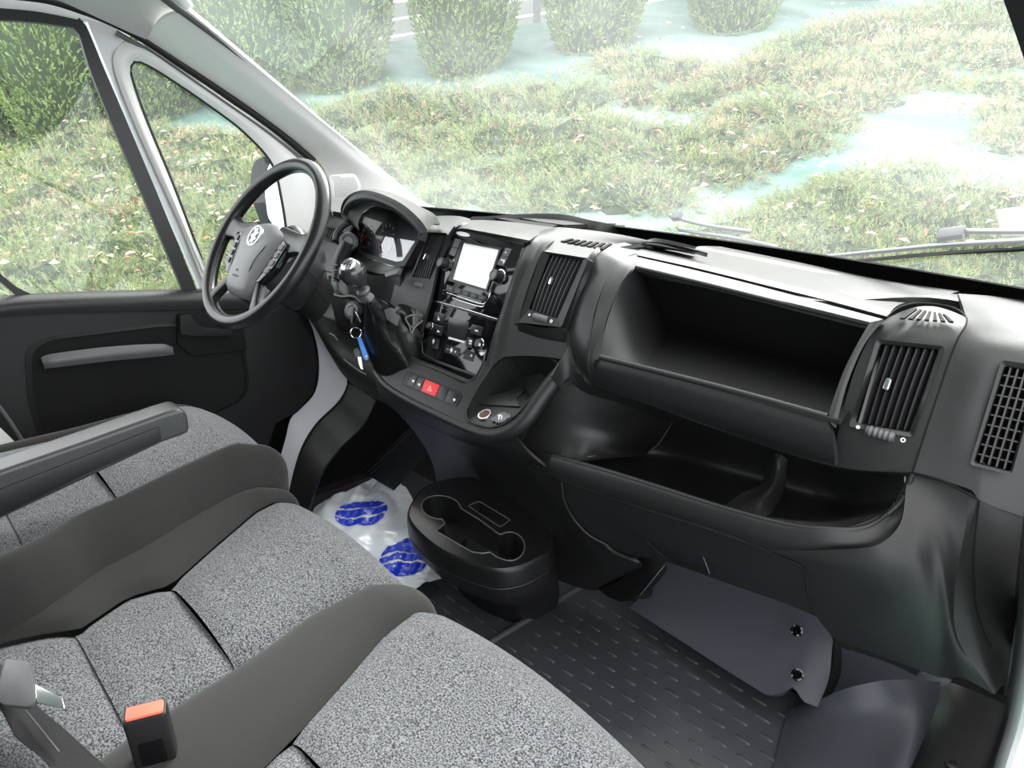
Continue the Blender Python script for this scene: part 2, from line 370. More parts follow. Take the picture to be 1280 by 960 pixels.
# quarter window surround (pale grey plastic), U shaped
QI = [(251, 325), (215, 230), (180, 145), (164, 98), (163, 84), (169, 76), (182, 80), (212, 98), (262, 132), (305, 165), (340, 205), (352, 250), (359, 300), (362, 350)]
QO = [(266, 372), (216, 262), (170, 160), (145, 95), (142, 68), (158, 51), (185, 56), (225, 84), (290, 130), (345, 168), (390, 205), (410, 240), (418, 290), (424, 345)]
loft('quarter_window_surround', [[L(*p, .012) for p in QO], [L(*p, .026) for p in [(a*.5+c*.5, b*.5+d*.5) for (a, b), (c, d) in zip(QO, QI)]], [L(*p, .006) for p in QI]], 'pillar', door, 8, 70, .012)
tube('quarter_window_seal', [L(*p, .004) for p in [(x + (1 if i < 4 else 0), y) for i, (x, y) in enumerate(QI)]], .0045, 'seal', door, 8, 80)
# main window seal: black rubber
SO = [(-90, 2), (0, 10), (50, 15), (105, 26), (130, 85), (160, 155), (200, 250), (250, 372)]
SI = [(-90, 20), (0, 25), (45, 28), (96, 35), (112, 85), (142, 160), (180, 248), (232, 372)]
strip('window_seal', SO[:4], SI[:4], 'seal', .012, .014)
strip('window_seal', [(99, 22)] + SO[3:], [(91, 34)] + SI[3:], 'seal', .014, .014)
strip('window_seal', [(-60, 300), (0, 342), (20, 358), (40, 368)], [(-60, 312), (0, 352), (14, 364), (24, 372)], 'seal', .012, .014)
loft('pane', [[L(-150, 15, -.01), L(105, 22, -.01)], [L(-150, 385, -.01), L(250, 380, -.01)]], 'sideglass', door, 3, 3, 0, label='large door pane')
qg = [L(*p, -.006) for p in QI]
mk('pane', qg, [list(range(len(qg)))], 'sideglass', door, smooth=False, label='triangular front quarter pane')
# inner door panel: shoulder, face with armrest recess, pull, release
sh = [(-120, 403), (0, 371), (60, 366), (150, 363), (240, 361), (300, 360), (345, 362)]
loft('door_shoulder', [[L(*p, -.005) for p in sh], [L(x, y + 3, .035) for x, y in sh], [L(x, y + 13, .06) for x, y in sh], [L(x, y + 26, .055) for x, y in sh]], 'dash', door, 12, 30, .01)
face = [(-120, 420), (0, 393), (150, 383), (300, 377), (352, 380), (372, 392), (392, 425), (398, 455), (393, 490), (372, 515), (345, 530), (330, 575), (310, 640), (100, 800), (-140, 860)]
prism('door_panel', [L(*p, .050) for p in face], NL, .05, 'door', door, .006)
# recess (map pocket hollow): dark sunken area in front of a raised rim
rec = [(38, 440), (60, 425), (200, 408), (285, 408), (300, 430), (308, 480), (300, 500), (255, 520), (200, 560), (110, 600), (60, 560), (42, 500)]
rimO = rounded([L(*p, .053) for p in rec], .03, 3)
c_ = sum(rimO) / len(rimO)
ring('pocket_rim', [c_ + (p - c_) * 1.045 for p in rimO], rimO, NL, .03, 'door', door, 0.0, .004)
prism('pocket_floor', rimO, NL, .004, 'dark', door)
# grab handle bar
hb = [L(52, 452, .075), L(58, 444, .085), L(120, 437, .088), L(213, 431, .085), L(217, 439, .08)]
loft('pull_handle', [[L(51, 447, .075), L(60, 443, .085), L(140, 433, .088), L(205, 430, .085), L(216, 434, .078)], [L(54, 455, .082), L(62, 453, .092), L(140, 443, .095), L(205, 438, .092), L(217, 440, .082)], [L(56, 461, .076), L(64, 460, .085), L(140, 451, .088), L(205, 445, .085), L(218, 443, .076)]], 'satin', door, 8, 26, .012, label='grey grab bar')
prism('release_bezel', rounded([L(*p, .062) for p in [(222, 392), (300, 388), (310, 438), (240, 445), (222, 430)]], .01), NL, .012, 'dark', door, .003)
rl = [(225, 395), (238, 392), (243, 400), (252, 409), (290, 412), (290, 420), (250, 421), (226, 419)]
prism('door_release', rounded([L(*p, .078) for p in rl], .005), NL, .014, 'door', door, .003, label='pull lever of the door release')
# white painted door foot and post ahead of the door
post_a = [(366, 372), (378, 385), (392, 415), (399, 455), (394, 490), (374, 513), (364, 522), (357, 548), (346, 588), (338, 622)]
post_b = [(388, 382), (398, 400), (412, 432), (428, 462), (434, 478), (424, 500), (396, 528), (378, 556), (366, 592), (356, 640)]
struct(loft('trim_8', [[L(*p, .030) for p in post_a], [L(*p, .055) for p in post_b]], 'grey_post', None, 6, 40, .01))
struct(prism('trim_9', rounded([L(*p, .07) for p in [(342, 578), (354, 582), (352, 612), (338, 615)]], .01), NL, .02, 'seal', None, .003))
# footwell side lining
fl_a = [(434, 478), (424, 500), (396, 528), (378, 556), (366, 592), (350, 650)]
fl_b = [(470, 500), (455, 530), (425, 560), (402, 590), (388, 630), (380, 660)]
struct(loft('trim_10', [[L(*p, .045) for p in fl_a], [L(*p, .14) for p in fl_b]], 'dash_smooth', None, 8, 30, .01))
# B pillar sliver behind the door
struct(loft('trim_11', [[L(-20, 515, .10), L(28, 562, .10), L(60, 600, .1)], [L(-60, 545, .12), L(-14, 575, .12), L(10, 600, .12)]], 'pillar', None, 4, 10, .03, smu=False))
struct(tube('trim_12', [L(-20, 488, .09), L(2, 512, .09), L(34, 560, .09), L(60, 600, .09)], .0045, 'satin', None, 8))
# lower left wall of the cab behind/below the panel
struct(loft('wall_left', [[(-.96, -.62, -.02), (-.96, 1.7, -.02)], [(-.96, -.62, .70), (-.96, 1.7, .70)]], 'dark', None, 4, 6, .02))
struct(loft('wall_front', [[(-.96, 1.64, .25), (.96, 1.64, .25)], [(-.96, 1.62, .87), (.96, 1.62, .87)]], 'dark', None, 4, 6, .02))
# passenger side: front post with seal, doorway beyond it is open
pst = [(1282, 600), (1266, 700), (1256, 790), (1249, 865)]
struct(loft('trim_13', [[P(*p, x=.955) for p in [(1290, 560), (1274, 690), (1264, 790), (1254, 872)]], [P(*p, x=.975) for p in [(1300, 575), (1284, 690), (1276, 780), (1266, 862)]]], 'dash_smooth', None, 6, 20, .02))
struct(tube('trim_14', [P(*p, x=.99) for p in [(1320, 500), (1292, 690), (1280, 800), (1268, 870)]] + [P(*p, x=.985) for p in [(1262, 900), (1248, 945), (1236, 980)]], .009, 'seal', None, 10, 40))
struct(tube('trim_15', [P(*p, x=1.005) for p in [(1330, 500), (1300, 690), (1286, 805), (1274, 870), (1264, 912), (1252, 950), (1242, 985)]], .006, 'satin', None, 8, 40))
struct(loft('trim_16', [[P(*p, x=1.01) for p in [(1326, 690), (1304, 800), (1290, 870), (1277, 920), (1262, 965), (1254, 990)]], [P(*p, x=1.03) for p in [(1390, 690), (1370, 800), (1350, 870), (1336, 920), (1330, 985), (1330, 1000)]]], 'white_body', None, 4, 24, .01, smu=False))
# ================= OUTSIDE =================
def hz(px, py, d): r = ray(px, py); return CAM + r * d / math.hypot(r[0], r[1])
HA, HB, HC = hz(30, 168, 8.2), hz(960, 24, 7.6), hz(950, 320, 3.7)
HILL = plane3(HA, HB, HC)
hu = unit(HB - HA); hv = unit(np.cross(HILL[1], hu)); 
if hv[2] < 0: hv = -hv
def Hpt(u, v, up=0): return HA + hu * u + hv * v + HILL[1] * up
m = bpy.data.materials.new('teal_ground_fabric'); m.use_nodes = True; n = m.node_tree; b = n.nodes['Principled BSDF']; b.inputs['Roughness'].default_value = .8
t = n.nodes.new('ShaderNodeTexCoord'); no = n.nodes.new('ShaderNodeTexNoise'); no.inputs['Scale'].default_value = .9; no.inputs['Detail'].default_value = 6
mp = n.nodes.new('ShaderNodeMapping'); mp.inputs['Scale'].default_value = (1, 2.5, 1)
r = n.nodes.new('ShaderNodeValToRGB'); r.color_ramp.elements[0].position = .36; r.color_ramp.elements[1].position = .6
r.color_ramp.elements[0].color = (.085, .19, .155, 1); r.color_ramp.elements[1].color = (.26, .375, .335, 1)
n.links.new(t.outputs['Object'], mp.inputs[0]); n.links.new(mp.outputs[0], no.inputs['Vector']); n.links.new(no.outputs['Fac'], r.inputs[0]); n.links.new(r.outputs[0], b.inputs['Base Color'])
M['fabric'] = m
V = []; NU, NV = 60, 40
for i in range(NU):
    for j in range(NV):
        u = -8 + 18.5 * i / (NU - 1); v = -9.5 + 10.7 * j / (NV - 1)
        p = Hpt(u, v, .03 * math.sin(u * 2.1) * math.sin(v * 1.7)); p[2] = max(p[2], -.62 + .0 * u); V.append(p)
bank = struct(mk('ground', V, grid_faces(NU, NV), 'fabric'))
bank.name = 'ground'
M['asphalt'] = mat('grey_asphalt', (.16, .16, .16), .9, bump=(60, .5, .01))
struct(mk('ground', [(-14, -12, -.64), (14, -12, -.64), (14, 14, -.64), (-14, 14, -.64)], [(0, 1, 2, 3)], 'asphalt'))
def leafmat(name, a, b): return mat(name, a, .75, var=(9, a, b, .35, .65), spec=.25)
FG = [leafmat('fresh_green_needles', (.21, .30, .09), (.38, .47, .20)), leafmat('grey_green_needles', (.22, .29, .16), (.40, .47, .30)), leafmat('yellow_green_needles', (.38, .41, .16), (.52, .53, .28)), leafmat('straw_brown_needles', (.36, .25, .15), (.58, .46, .32))]
TG = [leafmat('thuja_green', (.16, .27, .06), (.32, .43, .13)), leafmat('thuja_deep_green', (.09, .16, .04), (.20, .29, .09)), leafmat('thuja_pale_green', (.32, .42, .15), (.44, .54, .22))]
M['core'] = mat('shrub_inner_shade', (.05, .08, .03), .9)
def foliage_mesh(name, mats, pts_fn, count, ln, wd, blades, mixw, core=None):
    V, Fc, MI = [], [], []
    for _ in range(count):
        p, d = pts_fn(); d = unit(d); l = ln * rng.uniform(.6, 1.3); mi = rng.choice(len(mats), p=mixw)
        a, b_ = frame_dirs(d); sidev = math.cos(q := rng.uniform(0, 6.28)) * a + math.sin(q) * b_
        for k in range(blades):
            t = k / blades; s = 1 if k % 2 else -1
            base = p + d * l * t * .9; tip = base + (d * .55 + sidev * s * (.75 - .5 * t) + rng.normal(size=3) * .12) * l * .42
            wv = unit(np.cross(tip - base, rng.normal(size=3))) * wd * rng.uniform(.7, 1.3)
            n0 = len(V); V += [base - wv, base + wv, tip + wv * .3, tip - wv * .3]; Fc.append((n0, n0 + 1, n0 + 2, n0 + 3)); MI.append(mi)
        n0 = len(V); wv = unit(np.cross(d, sidev)) * wd * .8; V += [p - wv, p + wv, p + d * l]; Fc.append((n0, n0 + 1, n0 + 2)); MI.append(mi)
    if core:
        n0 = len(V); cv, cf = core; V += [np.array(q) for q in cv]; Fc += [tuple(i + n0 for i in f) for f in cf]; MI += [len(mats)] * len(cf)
    me = bpy.data.meshes.new(name); me.from_pydata([tuple(v) for v in V], [], Fc)
    for q in mats + [M['core']]: me.materials.append(q)
    me.polygons.foreach_set('material_index', MI); me.update(); return me
def blob(rx, ry, rz, z0=0, nseg=12, nr=7, rough=.15, full=False):
    V, Fc = [], []
    for i in range(nr):
        th = (math.pi if full else math.pi / 2) * i / (nr - 1)
        for j in range(nseg):
            ph = 2 * math.pi * j / nseg; k = 1 + rng.uniform(-rough, rough)
            V.append((rx * math.sin(th) * math.cos(ph) * k, ry * math.sin(th) * math.sin(ph) * k, z0 + rz * math.cos(th) * k))
    for i in range(nr - 1):
        for j in range(nseg): Fc.append((i * nseg + j, i * nseg + (j + 1) % nseg, (i + 1) * nseg + (j + 1) % nseg, (i + 1) * nseg + j))
    return V, Fc
def jun_pts():
    lobes = [(rng.uniform(-.3, .3), rng.uniform(-.25, .25), rng.uniform(.12, .24)) for _ in range(9)]
    def f():
        c = lobes[rng.integers(len(lobes))]
        th = math.acos(rng.uniform(0, 1)); ph = rng.uniform(0, 6.28)
        n_ = np.array((math.sin(th) * math.cos(ph), math.sin(th) * math.sin(ph), math.cos(th)))
        p = np.array((c[0], c[1], 0)) + n_ * c[2] * np.array((1.2, 1.2, .8)) * rng.uniform(.75, 1)
        return p, n_ * .8 + np.array((p[0], p[1], 0)) * 1.2 + np.array((0, .25, .35)) + rng.normal(size=3) * .3
    return f
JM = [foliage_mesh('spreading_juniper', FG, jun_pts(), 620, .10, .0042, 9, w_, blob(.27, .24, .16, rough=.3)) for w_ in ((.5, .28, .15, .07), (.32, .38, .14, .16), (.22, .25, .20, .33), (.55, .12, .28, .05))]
hmat = Matrix((( *hu, ), ( *hv, ), ( *HILL[1], ))).transposed().to_4x4()
def put(name, me, p, s, rot, label, cat, group, base=None):
    o = bpy.data.objects.new(name, me); COL.objects.link(o)
    o.matrix_world = Matrix.Translation(Vector(p)) @ (base or Matrix.Identity(4)) @ Matrix.Rotation(rot, 4, 'Z') @ Matrix.Diagonal((*s, 1)); return tagp(o, label, cat, group)
KCOL = ('fresh green', 'grey-green', 'brownish', 'yellow-green')
def junipers(pxs, label, group, size, kinds):
    for (px, py) in pxs:
        kd_ = kinds[rng.integers(len(kinds))]
        p = PP(px, py, HILL); d = np.linalg.norm(p - CAM); s = size * d / F_PX / .48
        put('spreading_juniper', JM[kd_], p - HILL[1] * .03, (s * rng.uniform(.9, 1.25), s * rng.uniform(.8, 1.1), s * rng.uniform(.8, 1.2)), rng.uniform(-.7, .7), KCOL[kd_] + ' juniper ' + label, 'shrub', group, hmat)
upper = [(775, 88), (815, 92), (850, 98), (905, 108), (950, 100), (1000, 70), (1045, 55), (1090, 45), (1130, 42), (1185, 30), (1235, 32), (1275, 30), (800, 125), (860, 130), (920, 150), (970, 135), (1020, 105), (1070, 90), (1120, 80), (1165, 70), (1210, 70), (1255, 75), (1000, 150), (1050, 130), (1100, 110), (1140, 100), (900, 178), (865, 212), (912, 214), (960, 198), (1005, 182), (1050, 158), (1090, 135)]
midl = [(425, 160), (470, 150), (520, 142), (575, 140), (625, 138), (675, 132), (725, 135), (445, 195), (500, 185), (560, 180), (615, 182), (670, 175), (725, 172), (775, 175), (820, 180), (860, 195), (490, 225), (550, 222), (610, 225), (670, 215), (730, 212), (790, 208), (835, 205), (560, 258), (620, 256), (680, 252), (735, 250), (785, 248), (822, 244), (842, 225)]
edge = [(1245, 115), (1285, 120), (1250, 150), (1290, 165), (1265, 185)]
low = [(900, 303), (950, 285), (1000, 272), (1050, 258), (1098, 238), (1140, 230), (955, 300), (1005, 288), (1055, 268), (1100, 252), (1145, 252), (1195, 256), (1245, 264), (1290, 270), (930, 318), (985, 312), (1040, 300), (1095, 290), (1150, 288), (1205, 292), (1260, 300), (1000, 325), (1060, 320), (1120, 315), (1180, 320), (1240, 325), (1290, 330), (1150, 355), (1220, 362), (1290, 370)]
left = [(x + (15 if j % 2 else 0), y) for j, y in enumerate(range(188, 400, 32)) for x in range(-30, 370, 44)]
def split(pxs, rows, group, size, kinds):     # rows = [(test, place)]
    for test, place in rows:
        sel = [q for q in pxs if test(*q)]; pxs = [q for q in pxs if not test(*q)]
        junipers(sel, place, group, size, kinds)
split(upper, [(lambda x, y: x < 1000 and y < 115, 'just under the clipped thujas, left end of the upper right mass'), (lambda x, y: x < 1000, 'on the upper lip of the teal strip, left half'), (lambda x, y: y < 60, 'at the very top right of the windscreen'), (lambda x, y: True, 'in the middle of the upper right mass above the teal strip')], 'junipers of the upper right bank', 52, (0, 1, 2, 2))
split(midl, [(lambda x, y: y < 165, 'along the pale strip below the round-based thujas'), (lambda x, y: y < 200, 'halfway down the bank beyond the radio'), (lambda x, y: y < 235 and x < 660, 'low on the bank just above the instrument hood'), (lambda x, y: y < 235, 'low on the bank left of the teal strip'), (lambda x, y: True, 'directly behind the centre of the dashboard top')], 'junipers of the middle bank', 60, (0, 1, 1, 3))
split(edge, [(lambda x, y: True, 'straggling at the right edge of the windscreen above the teal strip')], 'junipers at the right edge', 44, (0, 2))
split(low, [(lambda x, y: y < 275, 'on the lower lip of the teal strip'), (lambda x, y: y < 310, 'in the middle of the lower right mass'), (lambda x, y: True, 'lowest on the bank behind the right wiper')], 'junipers behind the right wiper', 60, (0, 3, 3, 1))
split(left, [(lambda x, y: x > 235 and y < 240, 'at the top of the triangular quarter window'), (lambda x, y: x > 235, 'low in the triangular quarter window behind the wheel'), (lambda x, y: y < 215, "under the thujas in the driver's door window"), (lambda x, y: y < 290 and x < 110, "halfway down the rear part of the driver's door window"), (lambda x, y: y < 290, "halfway down the front part of the driver's door window"), (lambda x, y: x < 110, "just above the door sill at the rear of the driver's door window"), (lambda x, y: True, "just above the door sill at the front of the driver's door window")], 'junipers outside the side windows', 52, (0, 0, 1, 3, 2))
# clipped thujas in a row along the top of the bank
def thu_pts(rx, rz):
    def f():
        ph = rng.uniform(0, 6.28); u = rng.uniform(0, 1); z = u * rz
        k = math.sqrt(max(0, 1 - ((z / rz - .5) / .56)**4)) * (.78 + .22 * math.sin(min(1, z / rz * 2.2) * 1.57))
        p = np.array((rx * k * math.cos(ph), rx * k * math.sin(ph), z)) * np.array([rng.uniform(.92, 1.03)] * 2 + [1])
        return p, np.array((math.cos(ph), math.sin(ph), .9)) + rng.normal(size=3) * .4
    return f
TM = []
for w_ in ((.6, .25, .15), (.4, .2, .4)):
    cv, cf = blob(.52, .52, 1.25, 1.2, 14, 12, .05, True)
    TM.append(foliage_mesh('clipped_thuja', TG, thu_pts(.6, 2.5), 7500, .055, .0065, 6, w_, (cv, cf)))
tl = [(-150, 'far left, outside the rear of the door window', 0), (-70, 'x', 0), (-18, "clipped thuja filling the rear corner of the driver's door window", 1), (82, "broad clipped thuja in the middle of the driver's door window", 1), (200, 'clipped thuja seen through the triangular quarter window', 0), (318, 'dark clipped thuja just right of the windscreen pillar', 1), (425, 'second clipped thuja from the windscreen pillar, with pale reflections', 1), (580, 'round-based clipped thuja above the centre of the bank', 0), (740, 'clipped thuja left of the white gap near the top centre', 0), (915, 'low clipped thuja left of the white fence slats', 0), (1095, 'small dark clipped thuja at the top right of the windscreen', 0)]
for px, lab, k in tl[2:]:
    # foot of the thuja on the crest line
    yb = 170 - (px - 30) * .155 + {425: -2, 580: 2, 82: 8}.get(px, 0) - (14 if px > 1000 else 0)
    p = PP(px, yb, HILL); put('clipped_thuja', TM[k], p - HILL[1] * .0 + np.array((0, 0, -.12)), (.84, .84, 1.0), px * .7, lab, 'shrub', 'clipped thujas on the crest')
# white slatted fence behind the thujas
fence = thing('slat_fence', 'white slatted fence behind the thujas at the top of the bank', 'fence', Hpt(0, 1.1))
M['fence'] = mat('white_fence_boards', (.82, .83, .84), .6)
for k in range(14):
    z = -.05 + k * .16; a, b_ = Hpt(-4, 1.35) + np.array((0, 0, z)), Hpt(15, 1.35) + np.array((0, 0, z))
    box('board', (a + b_) / 2, (b_ - a) / 2, (0, 0, .07), unit(np.cross(hu, (0, 0, 1))) * .012, 'fence', fence)
for k in range(10):
    c = Hpt(-3 + k * 1.9 + .3, 1.31) + np.array((0, 0, 1.05)); box('post', c, hu * .04, (0, 0, 1.1), unit(np.cross(hu, (0, 0, 1))) * .03, 'grey_post', fence)
# dry leaves
V, Fc, MI = [], [], []
def leaf(p, s):
    a = rng.normal(size=3) * .5 + hu * rng.normal(); a = unit(a - HILL[1] * (a @ HILL[1]) * .7); b_ = unit(np.cross(HILL[1] + rng.normal(size=3) * .3, a))
    n0 = len(V); V.extend([p - a * s, p - b_ * s * .5 + HILL[1] * s * .3, p + a * s, p + b_ * s * .5 + HILL[1] * s * .3]); Fc.append((n0, n0 + 1, n0 + 2, n0 + 3)); MI.append(int(rng.integers(3)))
for _ in range(560):
    px, py = (rng.uniform(-40, 360), rng.uniform(170, 370)) if rng.random() < .5 else (rng.uniform(700, 1285), rng.uniform(20, 340))
    p = PP(px, py, HILL); leaf(p + HILL[1] * rng.uniform(.10, .24), .026 * rng.uniform(.6, 1.3))
LM = [mat('orange_dry_leaf', (.62, .24, .12), .7), mat('tan_dry_leaf', (.62, .44, .30), .7), mat('pale_dry_leaf', (.60, .44, .32), .7)]
o = mk('fallen_leaf', V, Fc, LM, None, smooth=False, mi=MI); tagp(o, 'dry orange and tan leaves scattered over the junipers', 'leaves', kind='stuff')
# grey plastic sheet among the junipers at the right edge
sp = [(1245, 262), (1290, 257), (1292, 292), (1252, 292)]
tagp(prism('ground_sheet', [PP(*p, HILL, .26) for p in sp], HILL[1], .01, mat('grey_sheet', (.30, .32, .35), .4)), 'flat grey sheet lying on the junipers at the right edge of the windscreen', 'sheet')
# wing mirror outside the quarter window
mr = thing('wing_mirror', 'black wing mirror outside the quarter window behind the steering wheel', 'mirror', (-1.1, 1.1, .8))
PM = plane(P(330, 235, x=-1.10), (.5, -.85, .1))
mo = [(314, 205), (320, 197), (334, 193), (350, 198), (362, 215), (368, 245), (366, 290), (352, 296), (325, 282), (313, 250), (311, 225)]
prism('mirror_housing', rounded([PP(*p, PM, .03) for p in mo], .02), PM[1], .09, 'dark', mr, .012, taper=.8)
mi_ = [(334, 212), (338, 203), (346, 200), (357, 215), (362, 245), (360, 284), (347, 288), (335, 272), (331, 240)]
M['mirror'] = mat('mirror_glass', (.8, .84, .9), .03, metal=1)
prism('mirror_glass', rounded([PP(*p, PM, .036) for p in mi_], .015), PM[1], .006, 'mirror', mr)
box('mirror_arm', P(350, 290, x=-1.02), (.08, 0, 0), (0, .04, 0), (0, 0, .02), 'white_body', mr, .008)
# wipers lie on the outside of the windscreen
def wiper(pts, arm, conn, label, csz=.028):
    w_ = thing('windscreen_wiper', label, 'wiper', WS(*pts[0], .02))
    tube('blade', [WS(*p, .02) for p in pts], .0075, 'satin', w_, 8, 24, flat=.6)
    tube('rubber_edge', [WS(p[0], p[1] + 5, .012) for p in pts], .004, 'seal', w_, 6, 24)
    tube('wiper_arm', [WS(*p, .045) for p in arm], .008, 'satin', w_, 8, 20, flat=.6)
    c = WS(*conn, .04); box('connector', c, unit(WS(conn[0] + 10, conn[1] - 1, .04) - c) * csz, (0, .008, -.005), (0, .005, .008), 'satin', w_, .003)
WSP = plane3(ws(0, .02), ws(.5, .02) , ws(.3, .9))
WSN = unit(np.cross(ws(.1, .5) - ws(-.1, .5), ws(0, .6) - ws(0, .4)));
if WSN[2] < 0: WSN = -WSN
def WS(px, py, off):      # onto the real curved glass, then outwards
    d = ray(px, py); best = None
    for t in np.arange(.8, 3.2, .004):
        p = CAM + d * t; y = (p[1]); v = np.clip((p[2] - .89) / (1.46 - .89), -.2, 1); u = np.clip(p[0] / (.93 - .13 * max(v, 0)), -1, 1)
        if ws(u, v)[1] < y: return p + WSN * off
    return CAM + d * 2 + WSN * off
wiper([(845, 296), (870, 300), (920, 308), (968, 319)], [(828, 289), (850, 296), (880, 303), (930, 311)], (838, 288), 'windscreen wiper with pivot cap near the middle of the dashboard', .016)
wiper([(1030, 331), (1090, 326), (1180, 319), (1300, 314)], [(1180, 318), (1240, 320), (1300, 322)], (1178, 318), 'long windscreen wiper lying low across the right half of the glass')
# ================= SEATS =================
def fcurve(pxs, z):
    q = np.array([P(x, y, z=z) for x, y in pxs]); o = np.argsort(q[:, 1]); q = q[o]
    return lambda yy: np.interp(yy, q[:, 1], q[:, 0])
def pad(name, root, fl, fr, y0, y1, zc, m, front=False, nu=30, nv=26, crown=.012, lift=0.0, edge=.006, sideL=None, sideR=None, label=None, yr=.57, roll=.09):
    """cushion patch between two boundary functions of y; rounded edges; optionally rolling over the front"""
    V = []; path = []
    if front:
        for s in np.linspace(0, 1, nu): path.append((y0 + (y1 - roll - y0) * s, zc, s))
        for a in np.linspace(0, 1, 12)[1:]:
            t = a * math.pi / 2 * 1.05; path.append((y1 - roll + roll * math.sin(t), zc - roll * .9 * (1 - math.cos(t)), 1))
        path.append((y1 - .004, zc - .2, 1)); path.append((y1 - .03, zc - .33, 1))
    else:
        for s in np.linspace(0, 1, nu): path.append((y0 + (y1 - y0) * s, zc, s))
    W0 = []
    for (y, z, s) in path:
        yy = min(y, yr); a, b = fl(yy), fr(yy); W0.append((a, b))
    for k, (y, z, s) in enumerate(path):
        a, b = W0[k]
        for j in range(nv):
            t = j / (nv - 1); t = .5 - .5 * math.cos(math.pi * t) if nv > 6 else t; x = a + (b - a) * t
            d = min(x - a, b - x); dy = min(y - y0, (y1 - y) if not front else 9)
            h = crown * (1 - (2 * t - 1)**2) + lift * math.sin(math.pi * t)**.7 - edge * math.exp(-(d / .014)**2) - edge * math.exp(-(dy / .014)**2)
            if front and s == 1 and k > nu: n_ = np.array((0, .7, .7)); V.append(np.array((x, y, z)) + n_ * h * (.9))
            else: V.append(np.array((x, y, z + h)))
    nr = len(path)
    if sideL is not None or sideR is not None:     # hang a side wall down
        ncol = nv; V2 = []
        for k in range(nr):
            row = V[k * nv:(k + 1) * nv]
            if sideL is not None: row = [row[0] * 1.0 + np.array((-.012, 0, -sideL)), row[0] + np.array((-.014, 0, -sideL * .5)), row[0] + np.array((-.008, 0, -.015))] + row
            if sideR is not None: row = row + [row[-1] + np.array((.008, 0, -.015)), row[-1] + np.array((.014, 0, -sideR * .5)), row[-1] + np.array((.012, 0, -sideR))]
            V2 += row; ncol = len(row)
        V = V2; nv = ncol
    return mk(name, V, grid_faces(nr, nv), m, root, 60, label=label)
def backrest(root, x0, x1, zc, m='bolster'):
    c = (x0 + x1) / 2; rows = []
    for z, y, wd in ((zc - .02, -.13, .94), (zc + .25, -.20, 1.0), (zc + .5, -.28, .95), (zc + .62, -.31, .8), (zc + .66, -.34, .7)):
        h = (x1 - x0) / 2 * wd; rows.append([(c - h, y - .06, z), (c - h * .97, y + .01, z), (c - h * .6, y + .0, z), (c, y - .012, z), (c + h * .6, y, z), (c + h * .97, y + .01, z), (c + h, y - .06, z)])
    loft('backrest', rows, m, root, 16, 26, .03)
ZB = .42
bench = thing('bench_seat', 'double passenger bench with speckled grey cloth centre panels and dark bolsters', 'seat', (.28, .25, .0))
fA = fcurve([(0, 745), (100, 695), (200, 650), (280, 624), (340, 611)], ZB)
fB = fcurve([(366, 614), (320, 638), (268, 682), (214, 730), (160, 745), (100, 785), (50, 792), (0, 803)], ZB)
fC = fcurve([(495, 722), (450, 735), (385, 768), (330, 808), (280, 841), (225, 875), (143, 930), (100, 965)], ZB)
fD = fcurve([(525, 757), (480, 792), (430, 850), (385, 900), (340, 945), (300, 985)], ZB)
ys1, ys2, yb = .285, .135, -.12
YF = .615
pad('cushion_panel', bench, fB, fC, ys1, YF, ZB, 'cloth', True, crown=.016)
pad('cushion_panel', bench, fB, fC, ys2, ys1, ZB - .002, 'cloth', crown=.006, nu=16)
pad('cushion_panel', bench, fB, fC, yb, ys2, ZB - .004, 'cloth', crown=.004, nu=16)
pad('side_bolster', bench, fA, fB, yb, YF - .015, ZB + .004, 'bolster', True, crown=.0, lift=.020, edge=.006, sideL=.30, roll=.08)
pad('side_bolster', bench, fC, fD, yb, YF - .01, ZB, 'bolster', True, crown=.0, lift=.020, edge=.006, roll=.085)
fE = lambda y: .74 + 0 * y
fF = lambda y: .84 + 0 * y
fD2 = fD
pad('cushion_panel', bench, fD2, fE, ys1, YF, ZB, 'cloth', True, crown=.022)
pad('cushion_panel', bench, fD2, fE, ys2, ys1, ZB - .002, 'cloth', crown=.008, nu=16)
pad('cushion_panel', bench, fD2, fE, yb, ys2, ZB - .004, 'cloth', crown=.006, nu=16)
pad('side_bolster', bench, fE, fF, yb, YF - .015, ZB, 'bolster', True, lift=.02, sideR=.3)
prism('seat_base', [(-.20, -.1, .30), (.80, -.1, .30), (.80, .50, .30), (-.20, .50, .30)], (0, 0, 1), .30, 'dash', bench, .01)
backrest(bench, -.24, .28, ZB); backrest(bench, .30, .84, ZB)
ZD = .50
drv = thing('driver_seat', "driver's seat with speckled cloth panels, dark bolsters and an armrest along its inner side", 'seat', (-.47, .25, .0))
gC = fcurve([(318, 557), (270, 575), (215, 600), (152, 632), (100, 655), (60, 680), (20, 700)], ZD)
gB = lambda y: -.655 - .03 * np.clip((y - .3) / .25, 0, 1) + 0 * y
gD = lambda y: gC(y) + .065 - .015 * np.clip((y - .3) / .25, 0, 1)
gA = lambda y: gB(y) - .06
pad('cushion_panel', drv, gB, gC, .275, .615, ZD, 'cloth', True, crown=.018, roll=.11)
pad('cushion_panel', drv, gB, gC, .115, .275, ZD - .002, 'cloth', crown=.006, nu=16)
pad('cushion_panel', drv, gB, gC, -.1, .115, ZD - .004, 'cloth', crown=.004, nu=16)
pad('side_bolster', drv, gC, gD, -.1, .60, ZD, 'bolster', True, lift=.022, sideR=.22, roll=.10)
pad('side_bolster', drv, gA, gB, -.1, .60, ZD - .022, 'bolster', True, lift=.008, sideL=.22, roll=.10)
prism('seat_base', [(-.70, -.1, .34), (-.28, -.1, .34), (-.28, .48, .34), (-.70, .48, .34)], (0, 0, 1), .34, 'dash', drv, .01)
backrest(drv, -.72, -.24, ZD)
